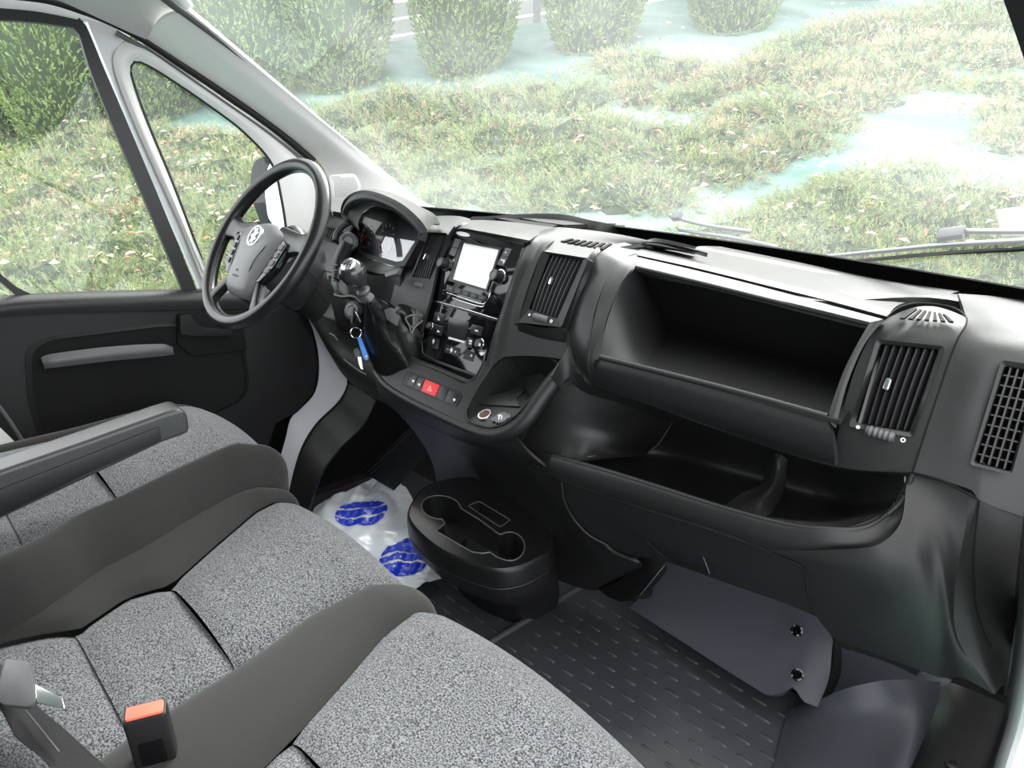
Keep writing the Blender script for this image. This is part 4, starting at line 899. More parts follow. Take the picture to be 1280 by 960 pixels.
# glovebox door below the tray
gd = [P(703, 601, y=.972), P(821, 641, y=.966), P(905, 668, y=.964), P(992, 702, y=.972), P(1005, 710, y=.978), P(1011, 742, y=1.0), P(1022, 770, y=1.03), P(1030, 800, y=1.08)]
gb = [P(714, 640, y=.99), P(733, 667, y=1.01), P(785, 690, y=1.04), P(850, 715, y=1.08), P(900, 735, y=1.10), P(960, 760, y=1.11), P(1000, 785, y=1.11), P(1018, 800, y=1.11)]
gseq = [gd[0], gd[1], gd[2], gd[3], gd[4]]
loft('glovebox_door', [gd[:5], [P(708, 624, y=.982), P(806, 668, y=.998), P(900, 702, y=1.01), P(990, 735, y=1.02), P(1010, 742, y=1.02)], [P(735, 668, y=1.015), P(805, 688, y=1.04), P(900, 717, y=1.05), P(985, 748, y=1.045), P(1016, 757, y=1.04)], [P(783, 692, y=1.06), P(835, 703, y=1.07), P(900, 726, y=1.08), P(975, 752, y=1.08), P(1024, 772, y=1.07)]], 'dash', dash, 30, 40, .006)
tube('door_seam', [p + np.array((0, -.002, 0)) for p in gd[:7]], .0016, 'dark', dash, 6, 60)
tube('door_edge', [P(702, 604, y=.966), P(705, 625, y=.974), P(716, 647, y=.992), P(735, 668, y=1.008), P(760, 682, y=1.03)], .0028, 'dash_smooth', dash, 8, 30)
lt = [P(791, 651, y=.988), P(868, 680, y=1.0), P(875, 686, y=1.004), P(887, 716, y=1.03), P(833, 697, y=1.035), P(806, 675, y=1.01)]
ln = unit(np.cross(lt[1] - lt[0], lt[3] - lt[0])); ln = ln if ln @ (CAM - lt[0]) > 0 else -ln
prism('glovebox_latch', rounded(lt, .004, 2), ln, .012, 'dash_smooth', dash, .0015)
tube('latch_lip', [lt[5], lt[4], lt[3]], .003, 'dark', dash, 8)
tube('latch_highlight', [lt[0] + ln * .001, lt[1] + ln * .001, lt[2] + ln * .001, lt[3] + ln * .001], .0012, 'satin', dash, 6)
# knee panel from tray lip to bottom edge
kc = [[P(962, 688, y=.966), P(1000, 706, y=.975), P(1012, 740, y=1.01), P(1022, 772, y=1.05), P(1042, 798, y=1.09)],
      [P(1040, 688, y=.97), P(1055, 710, y=.97), P(1068, 745, y=.995), P(1078, 780, y=1.03), P(1088, 815, y=1.09)],
      [P(1095, 682, y=.98), P(1108, 710, y=.98), P(1118, 750, y=.99), P(1126, 790, y=1.03), P(1134, 832, y=1.09)],
      [P(1125, 655, y=1.01), P(1146, 700, y=.995), P(1158, 750, y=1.0), P(1165, 795, y=1.03), P(1172, 846, y=1.09)],
      [P(1142, 592, y=1.06), P(1172, 670, y=1.025), P(1182, 740, y=1.01), P(1190, 800, y=1.03), P(1204, 848, y=1.06)],
      [P(1214, 618, y=1.058), P(1203, 680, y=1.04), P(1193, 740, y=1.03), P(1198, 800, y=1.04), P(1243, 868, y=1.06)]]
loft('knee_panel', kc, 'dash', dash, 50, 30, .006)
kd = [[P(1214, 618, y=1.058), P(1203, 680, y=1.04), P(1192, 740, y=1.03), P(1198, 800, y=1.04), P(1243, 868, y=1.06)],
      [P(1224, 624, y=1.058), P(1214, 680, y=1.05), P(1212, 740, y=1.045), P(1224, 805, y=1.055), P(1248, 862, y=1.07)],
      [P(1262, 640, y=1.09), P(1262, 690, y=1.09), P(1257, 740, y=1.09), P(1254, 800, y=1.09), P(1252, 858, y=1.09)],
      [P(1290, 650, y=1.11), P(1285, 690, y=1.11), P(1275, 740, y=1.11), P(1266, 800, y=1.11), P(1258, 858, y=1.11)]]
loft('knee_panel_end', kd, 'dash', dash, 30, 30, .006)
tube('end_seam', [P(1224, 626, y=1.056), P(1217, 700, y=1.043), P(1220, 755, y=1.044), P(1228, 785, y=1.052), P(1239, 808, y=1.066)], .0016, 'dark', dash, 6, 40)
tube('cross_seam', [P(1140, 590, y=1.052), P(1180, 602, y=1.052), P(1222, 624, y=1.052)], .0016, 'dark', dash, 6, 30)
tube('lip_back_fill', [P(1141, 592, y=1.056), P(1128, 625, y=1.045), P(1110, 643, y=1.03)], .004, 'dash', dash, 8)
# --- centre housing around the stack ---
PC = [(1.36, .905), (1.25, .925), (1.17, .922), (1.13, .905), (1.11, .875), (1.05, .75), (1.02, .68), (1.0, .62)]
def Cc(px, py): return PF(px, py, PC)
sl_ = [(664, 292), (655, 306), (644, 335), (632, 372), (619, 412), (608, 450), (601, 474)]
sm_ = [(700, 284), (676, 300), (664, 320), (652, 352), (640, 392), (636, 420), (632, 446)]
sr_ = [(790, 296), (748, 304), (730, 325), (718, 360), (708, 400), (706, 425), (708, 450)]
rr = [(880, 322), (820, 305), (762, 312), (738, 335), (722, 380), (716, 425), (726, 468)]
loft('centre_housing', [[Cc(*p) for p in sl_], [Cc(*p) + NF * .006 for p in [((a + c) / 2, (b + d) / 2) for (a, b), (c, d) in zip(sl_, sm_)]], [Cc(*p) for p in sm_], [Cc(*p) for p in sr_], [Cc(*p) + np.array((0, .01, 0)) for p in rr]], 'dash', dash, 50, 60, .008, cut=[[(686, 316), (730, 324), (697, 399), (660, 387)]])
# dark arch between housing and bin
rs = [(870, 314), (825, 304), (790, 303), (757, 314), (733, 342), (716, 390), (716, 430), (734, 478)]
ro = [(868, 318), (830, 312), (797, 316), (774, 326), (756, 352), (740, 400), (734, 450), (741, 483)]
loft('housing_arch', [[Cc(*p) + NF * .006 for p in rs], [B(*p) * .5 + Cc(*q) * .5 + NF * .004 for p, q in zip(ro, rs)], [B(*p) - NF * .002 for p in ro]], 'dash_smooth', dash, 10, 50, .008)
loft('housing_side', [[Cc(716, 390), Cc(712, 425), Cc(722, 466)], [B(742, 395), B(735, 450), B(741, 484)]], 'dash', dash, 6, 16, .006)
# centre vent pod standing proud
CV = plane(Fp(690, 355, .034), NF)
def Cv(px, py, off=0): return PP(px, py, CV, off)
pod = [(679, 314), (735, 323), (728, 345), (702, 408), (697, 412), (650, 403), (647, 398), (655, 372)]
loft('centre_vent_pod', [[Cv(648, 404, -.002), Cv(653, 380, .0), Cv(666, 342, .0), (Cv(679, 313, -.004)), Cc(700, 296)], [Cv(641, 406, -.02), Cv(646, 380, -.016), Cv(660, 342, -.012), Cc(673, 310), Cc(690, 292)]], 'dash', dash, 6, 30, .004)
loft('centre_vent_pod', [[Cv(702, 409, -.002), Cv(716, 375, 0), Cv(728, 345, 0), Cv(736, 322, -.004), Cc(752, 303)], [Cv(712, 425, -.03), Cv(724, 385, -.02), Cv(735, 350, -.014), Cc(746, 320), Cc(764, 302)]], 'dash', dash, 6, 30, .004)
loft('centre_vent_pod', [[Cv(648, 403, -.002), Cv(675, 410, 0), Cv(702, 409, -.002)], [Cv(648, 414, -.018), Cv(676, 424, -.018), Cv(707, 431, -.02)], [Cv(650, 422, -.05), Cv(678, 434, -.05), Cv(706, 438, -.05)]], 'dash', dash, 8, 20, .004)
loft('centre_vent_pod', [[Cv(678, 315, -.002), Cv(706, 319, 0), Cv(735, 323, -.002)], [Cc(696, 298), Cc(722, 299), Cc(752, 303)]], 'dash', dash, 8, 20, .004)
vent('centre air vent right of the radio with chrome slider', CV, [(687, 318), (727, 325), (695, 397), (661, 386)], 7, (690, 352, .008, .004), ((667, 395), (684, 400)), [(678, 314), (736, 323), (702, 409), (648, 403)])
slits('defroster_slit', [(712, 298), (768, 305), (757, 312), (700, 301)], 7, plane(Cc(732, 303) + np.array((0, -.003, .0045)), (0, -.30, .95)))
# --- centre stack ---
loft('stack_top', [[Fp(558, 304, .004), Fp(572, 289, .004), Fp(600, 292.5, .004), Fp(630, 298, .004), Fp(659, 304, .004)], [Fp(558, 301, .008), Fp(572, 286.5, .010), Fp(600, 289.5, .010), Fp(630, 295, .010), Fp(661, 301, .008)], [P(572, 282, z=.926), P(584, 280, z=.926), P(615, 282, z=.926), P(645, 287, z=.926), P(676, 292, z=.926)], [P(590, 275, z=.922), P(605, 275, z=.922), P(635, 277, z=.922), P(668, 281, z=.922), P(700, 285, z=.922)]], 'dash', dash, 20, 30, .006)

def frame_on(pl, a, b_): return None
plate('stack_backing', rounded([Fp(572, 285, -.004), Fp(662, 300, -.004), Fp(640, 370, -.004), Fp(604, 474, -.004), Fp(524, 446, -.004), Fp(530, 400, -.004), Fp(548, 330, -.004)], .01), [], NF, .03, 'dash_smooth', dash)
radio = prism('radio', rounded([Fp(*p, .002) for p in [(573, 289), (585, 290), (620, 296), (657, 303), (650, 322), (622, 398), (537, 373), (549, 325), (561, 300)]], [.006, 0, 0, .006, 0, .002, .002, 0, 0]), NF, .01, 'gloss', dash, .0012, label='gloss black touchscreen radio')
climate = prism('climate_panel', rounded([Fp(*p, .002) for p in [(537, 376), (622, 401), (613, 430), (600, 464), (596, 469), (534, 446), (528, 438), (531, 410)]], [.001, .001, 0, .003, .006, .006, .003, 0]), NF, .01, 'gloss', dash, .0012, label='gloss black climate control panel')
tube('chrome_line', [Fp(537, 374.5, .003), Fp(580, 386, .003), Fp(622, 399, .003)], .0010, 'chrome', dash, 6)
tube('chrome_line', [Fp(535, 385, .0025), Fp(529, 415, .0025), Fp(528, 439, .0025), Fp(533, 445, .0025), Fp(560, 456, .0025), Fp(597, 469, .0025)], .0007, 'satin', dash, 6, 50)
# surround below the stack
tube('stack_surround', [Fp(520, 408, .004), Fp(514, 425, .012), Fp(512, 442, .018), Fp(518, 450, .022), Fp(548, 462, .024), Fp(575, 474, .024), Fp(588, 478, .022), Fp(597, 472, .016), Fp(608, 452, .006)], .0075, 'dash_smooth', dash, 12, 60)
prism('screen', rounded([Fp(580, 303.5, .0032), Fp(624.6, 312, .0032), Fp(608, 361.5, .0032), Fp(566, 349, .0032)], .001), NF, .003, 'screen', radio, label='blank silver touchscreen')
so_, si_ = [Fp(577, 300.5, .003), Fp(628, 310, .003), Fp(609, 365, .003), Fp(561, 351, .003)], [Fp(580, 303.5, .003), Fp(624.6, 312, .003), Fp(608, 361.5, .003), Fp(566, 349, .003)]
ring('screen_frame', so_, si_, NF, .002, 'dash_smooth', radio, .0022, .0022)
def key(pxs, m, parent, name='button', off=.0035, r=.0015, label=None): return prism(name, rounded([Fp(*p, off) for p in pxs], r, 2), NF, .003, m, parent, .0006, label=label)
M['key'] = mat('grey_button_plastic', (.07, .07, .072), .4)
M['keyd'] = mat('dark_button_plastic', (.014, .014, .015), .35)
key([(569, 298), (576.5, 299.5), (572, 310), (565, 308)], 'key', radio); key([(564.7, 308.5), (571.7, 310.5), (568, 321), (561, 317.5)], 'key', radio)
key([(632, 309.5), (639.5, 311), (635, 321), (626.5, 319.5)], 'key', radio); key([(626.3, 320), (634.7, 321.7), (629, 332.5), (620.5, 330.5)], 'key', radio)
def sym(pxs, parent, pl=FP, off=.0042, name='symbol', m='white_print'):
    return prism(name, [PP(*p, pl, off) for p in pxs], pl[1], .0006, m, parent)
ring('symbol', arcpoly(Fp(632, 315.5, .0043), (.0022, 0, 0), (0, .0009, .002), 12), arcpoly(Fp(632, 315.5, .0043), (.0011, 0, 0), (0, .0005, .001), 12), NF, .0005, 'white_print', radio)
sym([(626, 324), (631, 325), (630.6, 326.4), (625.6, 325.4)], radio); sym([(629.6, 325.4), (631, 325.6), (629.8, 329), (628.4, 328.6)], radio)
def knob(c, r, L_, parent, label=None):
    k = lathe('knob', [(r, 0), (r, .002), (r * .82, .003), (r * .78, L_), (r * .70, L_ + .0015), (r * .52, L_ + .0018), (r * .50, L_ + .001), (.001, L_ + .001)], c, unit(NF + np.array((-.12, 0, .0))), 'dash_smooth', parent, 28, label=label)
    lathe('knob_ring', [(r * 1.08, 0), (r * 1.08, .0012), (r * .98, .0022), (r * .9, .001)], c, unit(NF), 'chrome', parent, 28)
    lathe('knob_cap', [(r * .70, L_ + .0010), (r * .72, L_ + .0022), (r * .62, L_ + .0026), (r * .60, L_ + .0016)], c, unit(NF + np.array((-.12, 0, .0))), 'satin', parent, 28)
    return k
knob(Fp(557.5, 330.5, .003), .0165, .019, radio); knob(Fp(624.5, 346.5, .003), .0175, .019, radio)
for i in range(5):
    a, b_ = i / 5 + .008, (i + 1) / 5 - .008; x0, x1 = 558 + 50 * a, 558 + 50 * b_; y0, y1 = 355.5 + 15.5 * a, 355.5 + 15.5 * b_
    key([(x0, y0), (x1, y1), (x1 - 1.4, y1 + 7), (x0 - 1.6, y0 + 7)], 'keyd', radio)
    sym([(x0 + 3, y0 + 3.6), (x1 - 3.5, y1 + 2.6), (x1 - 3.8, y1 + 3.8), (x0 + 2.7, y0 + 4.8)], radio, m='satin')
tube('disc_slot_trim', [Fp(558, 365.5, .0035), Fp(580, 373, .0035), Fp(603.5, 380, .0035), Fp(608, 377, .0035), Fp(613, 366, .0035), Fp(613.5, 362, .003)], .0010, 'chrome', radio, 6, 40)
prism('disc_slot', [Fp(560, 368.5, .003), Fp(602, 381.5, .003), Fp(601, 383.5, .003), Fp(565, 371.5, .003)], NF, .002, 'dark', radio)
tube('disc_slot_edge', [Fp(566, 372.5, .003), Fp(585, 379, .003), Fp(603, 383.5, .003), Fp(606, 381, .003)], .0012, 'chrome', radio, 6, 30)
prism('chrome_badge', arcpoly(Fp(578.5, 292.5, .003), Fp(587, 294.5, .003) - Fp(578.5, 292.5, .003), (Fp(577.6, 295, .003) - Fp(578.5, 292.5, .003)), 20), NF, .001, 'white_print', radio)
# climate
prism('display', rounded([Fp(561, 396, .0032), Fp(586, 402.5, .0032), Fp(580.5, 425, .0032), Fp(558.5, 419, .0032)], .001), NF, .002, 'lcd', climate)
prism('display_label', [Fp(561, 420.8, .0036), Fp(580.5, 426.3, .0036), Fp(579.8, 429, .0036), Fp(560.2, 423.4, .0036)], NF, .001, 'white_print', climate)
for q in ([(543, 389), (556, 392.5), (553.5, 405), (541, 401)], [(542, 404), (554, 407.5), (551, 420), (539, 416)], [(536, 420), (549, 424), (547, 437), (534.5, 433)], [(590, 405), (604, 409), (600.5, 420), (587, 416)], [(584, 421), (592, 423.5), (589, 435), (581.5, 433)], [(582, 437), (594, 441), (590.5, 452), (578.5, 448)], [(557, 430), (575, 435.5), (573.5, 446), (555, 440)]):
    key(q, 'keyd', climate)
S_ = climate
sym([(548, 395.5), (549.6, 400.5), (546.6, 400)], S_); sym([(546.8, 412), (550, 415), (546.2, 415.6)], S_); sym([(541, 424), (543.2, 424.8), (542.6, 427.4), (541, 430), (540.6, 427)], S_)
sym([(593.5, 412), (597.6, 413), (597.2, 414.8), (593.1, 413.8)], S_); sym([(586.6, 424.6), (590, 425.4), (589.4, 428), (586, 427.2)], S_); sym([(586.2, 428.4), (589.4, 429.2), (589, 430.6), (585.8, 429.8)], S_)
sym([(558.6, 435.6), (560.6, 436.2), (560.4, 437), (558.4, 436.4)], S_); sym([(564.4, 434.2), (566, 437.8), (563.6, 441), (562.4, 437)], S_); sym([(568, 439), (569.6, 438.6), (570, 440.2), (568.4, 441)], S_)
ring('symbol', arcpoly(Fp(589, 444.5, .0043), (.0028, 0, 0), (0, .0011, .0026), 12), arcpoly(Fp(589, 444.5, .0043), (.0013, 0, 0), (0, .0006, .0013), 12), NF, .0005, 'white_print', S_)
sym([(598.6, 441), (602, 440), (606, 440.6), (604.6, 443.6), (601, 444.6)], S_)
knob(Fp(538, 407.5, .003), .0105, .006, climate); k2 = knob(Fp(600, 430, .003), .0125, .008, climate)
sym([(598.6, 428.8), (600.8, 429.4), (600, 433), (597.8, 432.4)], S_, off=.0135)
# --- switch shelf below the stack ---
SP = plane((0, 1.005, .648), (0, -.80, .60)); NS = SP[1]
def Sp(px, py, off=0): return PP(px, py, SP, off)
shelf_top = [(478, 420), (500, 432), (513, 446), (545, 462), (580, 479), (600, 474), (618, 452)]
shelf_bot = [(472, 468), (484, 484), (510, 500), (546, 519), (583, 536), (612, 546), (640, 552)]
pocket_px = [(634, 442), (614, 460), (598, 483), (586, 505), (582, 516), (584, 525), (596, 531), (612, 535), (628, 532), (646, 519), (669, 493), (688, 468), (700, 456), (690, 448), (660, 436)]
shelf_outer = rounded([Sp(*p) for p in [(476, 425), (498, 430), (512, 447), (545, 462), (580, 480), (598, 474), (612, 450), (634, 436), (652, 430), (680, 436), (708, 448), (722, 455), (722, 467), (684, 492), (660, 524), (640, 541), (618, 547), (590, 541), (546, 521), (510, 502), (484, 486), (470, 468)]], .01, 3)
pl_loop = rounded([Sp(*p) for p in pocket_px], .006, 2)
strip_px = [(510, 463), (576, 490), (577, 496), (570, 508), (503, 481), (504, 472)]
plate('switch_shelf', shelf_outer, [pl_loop], NS, .022, 'dash', dash)
tube('pocket_rim', [p + NS * .001 for p in pl_loop], .0026, 'dash', dash, 8, 90, closed=True)
tube('shelf_rim', [Sp(722, 458, -.008), Sp(700, 470, -.003), Sp(680, 494, -.003), Sp(658, 524, -.003), Sp(640, 538, -.003), Sp(616, 544, -.004), Sp(588, 537, -.005), Sp(546, 518, -.006), Sp(508, 499, -.006), Sp(482, 482, -.006), Sp(470, 466, -.006)], [.014, .018, .018, .016, .013, .011, .011, .011, .011, .011, .011], 'dash', dash, 16, 90)
well('pocket_well', pl_loop, (0, -.55, .83), .075, 'dash', dash, .96)
sb = prism('switch_bank', rounded([Sp(*p, .002) for p in strip_px], [.004, .004, 0, .005, .004, 0]), NS, .006, 'dash_smooth', dash, .001, label='row of switches')
def sp_q(s0, s1, t0=.08, t1=.92):
    TL_, TR_, BR_, BL_ = np.array((510, 463.5)), np.array((576, 491)), np.array((569, 507.5)), np.array((503.5, 481))
    f = lambda s, t: tuple((TL_ + (TR_ - TL_) * s) * (1 - t) + (BL_ + (BR_ - BL_) * s) * t)
    return [f(s0, t0), f(s1, t0), f(s1, t1), f(s0, t1)]
for s0, s1, m_, lb in ((.06, .19, 'keyd', None), (.20, .325, 'keyd', None), (.335, .60, 'red', 'red hazard warning switch'), (.62, .78, 'keyd', None), (.79, .96, 'keyd', None)):
    prism('switch', rounded([Sp(*p, .0042 if m_ == 'red' else .0035) for p in sp_q(s0, s1)], .001, 2), NS, .004, m_, sb, .0006, label=lb)
# warning triangle outline and small white symbols
t0, t1, t2 = (538, 482), (533.8, 487.3), (539, 489.6)
cT = ((t0[0] + t1[0] + t2[0]) / 3, (t0[1] + t1[1] + t2[1]) / 3)
ring('warning_triangle', [Sp(*p, .0048) for p in (t0, t1, t2)], [Sp(cT[0] + (p[0] - cT[0]) * .6, cT[1] + (p[1] - cT[1]) * .6, .0048) for p in (t0, t1, t2)], NS, .0005, mat('pink_print', (.9, .5, .45), .5), sb)
for c in ((516.5, 476), (524, 480.5), (568, 499.5)):
    sym([(c[0] - 1.2, c[1] - 1.6), (c[0] + 1.4, c[1] - .8), (c[0] + .6, c[1] + 1.8), (c[0] - 1.6, c[1] + 1.4)], sb, SP, .0045)
# sockets in the pocket
SK = plane(Sp(612, 524, -.018), (0, -.45, .89)); NK = SK[1]
plate('socket_deck', rounded([PP(*p, SK) for p in [(586, 505), (600, 497), (655, 490), (664, 500), (646, 522), (626, 535), (596, 533), (582, 522)]], .008), [], NK, .004, 'dash_smooth', dash)
sc1 = lathe('power_socket', [(.0165, 0), (.0165, .004), (.0155, .0055), (.0125, .0055), (.0118, .004), (.0118, .0005), (.001, .0005)], PP(606.5, 519.5, SK), NK, 'chrome', dash, 28, label='open power socket with chrome ring')
lathe('socket_barrel', [(.0116, .0035), (.0112, .0008), (.001, .0008)], PP(606.5, 519.5, SK), NK, 'bronze', sc1, 24)
cp = PP(626, 521.5, SK, .006)
sc2 = prism('socket_cap', arcpoly(cp, unit(PP(640, 519, SK) - PP(620, 524, SK)) * .0165, np.cross(NK, unit(PP(640, 519, SK) - PP(620, 524, SK))) * .0165, 28), NK, .006, 'satin', dash, .001, label='grey closed power socket cap')
uu = unit(PP(640, 519, SK) - PP(620, 524, SK)); vv_ = np.cross(NK, uu)
for s_ in (-1, 1): box('cap_tab', cp + uu * s_ * .0175 - NK * .003 - vv_ * s_ * .002, uu * .004, vv_ * .006, NK * .0025, 'satin', sc2, .001)
sym([(622.5, 518.5), (626.5, 517.7), (626.3, 519.3), (622.3, 520.1)], sc2, SK, .0068); sym([(623.3, 520), (624.7, 519.7), (623.9, 524.4), (622.5, 524.7)], sc2, SK, .0068); sym([(626.7, 519.4), (628.1, 519.1), (627.3, 523.8), (625.9, 524.1)], sc2, SK, .0068)
prism('pocket_step', rounded([PP(*p, SK, .004) for p in [(590, 500), (640, 488), (652, 478), (655, 488), (646, 497), (650, 508), (600, 505)]], .004), NK, .01, 'dash', dash, .001)
# band below the shelf
ba = [Sp(470, 466, -.012), Sp(484, 484, -.012), Sp(510, 500, -.012), Sp(546, 519, -.012), Sp(590, 539, -.012), Sp(618, 546, -.012), Sp(640, 541, -.01)]
bb = [P(478, 502, y=1.0), P(500, 517, y=1.0), P(530, 531, y=1.0), P(560, 545, y=1.0), P(605, 562, y=1.0), P(640, 575, y=1.0), P(692, 592, y=.995)]
loft('lower_band', [ba, [a * .5 + b * .5 + np.array((0, -.008, 0)) for a, b in zip(ba, bb)], bb], 'dash', dash, 10, 40, .006)
loft('lower_band', [[P(616, 558, y=.998), P(650, 572, y=.99), P(690, 590, y=.985)], [P(640, 545, y=.99), P(665, 560, y=.99), P(692, 572, y=.985)]], 'dash', dash, 6, 16, .004)
tube('band_seam', [P(616, 563, y=.992), P(650, 575, y=.985), P(684, 588, y=.978)], .0016, 'dark', dash, 6)
# --- centre column down to the floor ---
cL = [P(495, 514, y=1.06), P(515, 536, y=1.08), P(535, 566, y=1.12), P(545, 598, y=1.17), P(548, 640, y=1.22)]
cM = [P(560, 545, y=1.06), P(585, 575, y=1.10), P(600, 600, y=1.16), P(605, 630, y=1.20), P(610, 690, y=1.24)]
cM2 = [P(625, 565, y=1.02), P(648, 590, y=1.05), P(668, 625, y=1.10), P(676, 665, y=1.14), P(668, 725, y=1.18)]
cR0 = [P(640, 572, y=1.0), P(665, 594, y=1.02), P(690, 632, y=1.06), P(697, 672, y=1.10), P(686, 722, y=1.14)]
cR = [P(692, 590, y=1.0), P(705, 625, y=1.02), P(722, 668, y=1.06), P(745, 700, y=1.10), P(742, 738, y=1.20)]
cE = [P(712, 608, y=1.0), P(730, 650, y=1.04), P(765, 690, y=1.08), P(800, 705, y=1.12), P(803, 716, y=1.2)]
loft('centre_column', [cL, cM], 'navy', dash, 10, 24, .006, label='navy-tinted side of the column')
loft('centre_column', [cM, cM2, [p * .6 + q * .4 for p, q in zip(cM2, cR0)]], 'dash', dash, 14, 24, .006)
loft('centre_column', [[p * .6 + q * .4 for p, q in zip(cM2, cR0)], cR0, cR, cE], 'dash', dash, 24, 30, .006)
lathe('duct_stub', [(.030, 0), (.030, .02), (.026, .09)], P(800, 735, y=1.20) + np.array((0, 0, -.01)), (.0, .05, 1), 'dark', dash, 18)
loft('duct_shoe_and_shadow', [[P(748, 736, y=1.19), P(780, 722, y=1.16), P(806, 690, y=1.14), P(826, 690, y=1.15)], [P(760, 746, y=1.20), P(792, 744, y=1.17), P(818, 722, y=1.14), P(832, 705, y=1.15)], [P(775, 752, y=1.22), P(800, 748, y=1.20), P(822, 728, y=1.18), P(834, 712, y=1.18)]], 'dark', dash, 10, 20, .008)  # black loft also paints in the triangular shadows under the duct
tube('duct_edge', [P(800, 744, y=1.165), P(818, 722, y=1.138), P(831, 706, y=1.148)], .0016, 'satin', dash, 6)
# ================= CLUSTER, LEFT DASH, WHEEL =================
# left part of the fascia
PL_ = [(1.30, .905), (1.2, .912), (1.14, .905), (1.115, .885), (1.05, .75), (1.02, .68), (1.0, .60)]
def Lf(px, py): return PF(px, py, PL_)
lv = [[(590, 274), (575, 286), (562, 300), (548, 330), (538, 372), (530, 400), (526, 415)],
      [(572, 270), (558, 284), (553, 296), (543, 330), (531, 372), (524, 400), (518, 415)],
      [(545, 270), (532, 283), (526, 296), (512, 330), (506, 365), (500, 395), (500, 415)],
      [(536, 272), (524, 285), (512, 305), (499, 335), (490, 370), (484, 395), (480, 410)]]
loft('left_vent_housing', [[Lf(*p) for p in r] for r in lv], 'dash', dash, 50, 60, .008, cut=[[(535, 292), (558, 293), (537, 350), (514, 347)]])
LVP = plane(Lf(536, 320), NF)
vent('centre air vent left of the radio with chrome slider', LVP, [(537, 292.5), (557, 293.5), (535.5, 349), (515.5, 346)], 7, (532, 321, .0085, .0035), ((519, 355.5), (529, 358)), [(534.5, 290.5), (559.5, 291.5), (536.5, 351.5), (513, 348.5)], dots=False)
prism('vent_switch_surround', rounded([PP(*p, LVP, .001) for p in [(514, 350), (537, 354), (534, 362), (512, 357)]], .002), NF, .006, 'satin', dash, .001)
for x in (531.2, 533.6): sym([(x, 355.4), (x + 1.5, 355.9), (x + .8, 359), (x - .7, 358.5)], dash, LVP, .0026)
# instrument cluster: hood, bezel, lens
HY = .985
hoodF = [(430, 274), (428.5, 262), (434, 250), (446, 242.5), (462, 241.5), (482, 248), (503, 259), (523, 277), (532, 290)]
hF = [P(x, y, y=HY + .0 * i) for i, (x, y) in enumerate(hoodF)]
hB = [P(x, y, y=1.16) for x, y in [(447, 268), (448, 258), (452, 250), (462, 245), (480, 246), (500, 251), (520, 259), (542, 271), (548, 282)]]
hI = [P(x, y, y=HY + .006) for x, y in [(436, 277), (434, 272), (439, 261), (450, 254.5), (463, 253), (480, 257), (499, 267), (517, 283), (527, 294)]]
hIb = [P(x, y, y=1.09) for x, y in [(449, 288), (448, 280), (451, 270), (459, 262), (468, 258), (482, 261), (499, 267), (517, 283), (527, 294)]]
loft('cluster_hood', [hB, [a * .5 + b * .5 + np.array((0, 0, .008)) for a, b in zip(hB, hF)], hF], 'dash', dash, 16, 50, .006)
loft('cluster_hood', [hF, [(a + b) / 2 + np.array((0, -.008, 0)) for a, b in zip(hF, hI)], hI], 'dash', dash, 8, 50, .003)
loft('cluster_hood', [hI, [(a * .5 + b * .5) for a, b in zip(hI, hIb)], hIb], 'dash_smooth', dash, 10, 50, .003)
CLP = plane(P(480, 295, y=1.10), unit((-.12, -.9, .28))); NC = CLP[1]
lens = [(448, 300), (449, 285), (455, 270), (464, 262), (474, 260), (488, 263), (500, 270), (512, 279), (522, 290), (521, 298), (503, 326), (495, 327), (478, 322), (462, 318), (450, 312)]
lz = [PP(*p, CLP) for p in lens]
cl = prism('instrument_cluster', rounded([PP(*p, CLP, -.006) for p in lens], .006, 2), NC, .03, 'dial', dash, label='instrument cluster')
M['lens'] = glass_mat('cluster_lens', .05); 
# the clear lens reflects the side window and the bank
lm_ = M['lens'].node_tree
for nd in lm_.nodes:
    if nd.type == 'MATH' and nd.operation == 'MULTIPLY_ADD': nd.inputs[2].default_value = .22
mk('lens', [p for p in rounded(lz, .006, 2)], [list(range(len(rounded(lz, .006, 2))))], 'lens', cl, smooth=False)
for (cx, cy, r) in ((459, 295, .036), (484, 298, .045)):
    c = PP(cx, cy, CLP, -.005); a, b_ = frame_dirs(NC)
    ring('dial', arcpoly(c, a * r, b_ * r, 32), arcpoly(c, a * r * .93, b_ * r * .93, 32), NC, .003, 'satin', cl, .002, .001)
    dd = unit(a * .6 + b_ * -.6); box('needle', c + dd * r * .4 + NC * .003, dd * r * .45, np.cross(NC, dd) * .0012, NC * .0008, 'amber', cl)
    for k in range(9):
        an = math.radians(220 - k * 32); p = c + (a * math.cos(an) + b_ * math.sin(an)) * r * .8; dd = unit(p - c); prism('dial_mark', [p + dd * .003 + np.cross(NC, dd) * .0006, p + dd * .003 - np.cross(NC, dd) * .0006, p - dd * .003 - np.cross(NC, dd) * .0006, p - dd * .003 + np.cross(NC, dd) * .0006], NC, -.002, 'white_print', cl)
bo = [(446, 303), (446, 284), (452, 268), (463, 259), (474, 257), (490, 260.5), (502, 267), (515, 277), (526, 289), (524, 300), (506, 332), (496, 334), (476, 328), (460, 323), (447, 316)]
ring('cluster_bezel', [PP(*p, CLP, .006) for p in bo], lz, NC, .02, 'dash_smooth', dash, 0, 0)
loft('cluster_sill', [[PP(447, 316, CLP, .004), PP(460, 323, CLP, .004), PP(476, 328, CLP, .004), PP(496, 334, CLP, .004), PP(506, 332, CLP, .004)], [P(436, 326, y=1.04), P(455, 336, y=1.04), P(474, 342, y=1.05), P(490, 342, y=1.06), P(502, 338, y=1.06)]], 'dash_smooth', dash, 8, 24, .006)
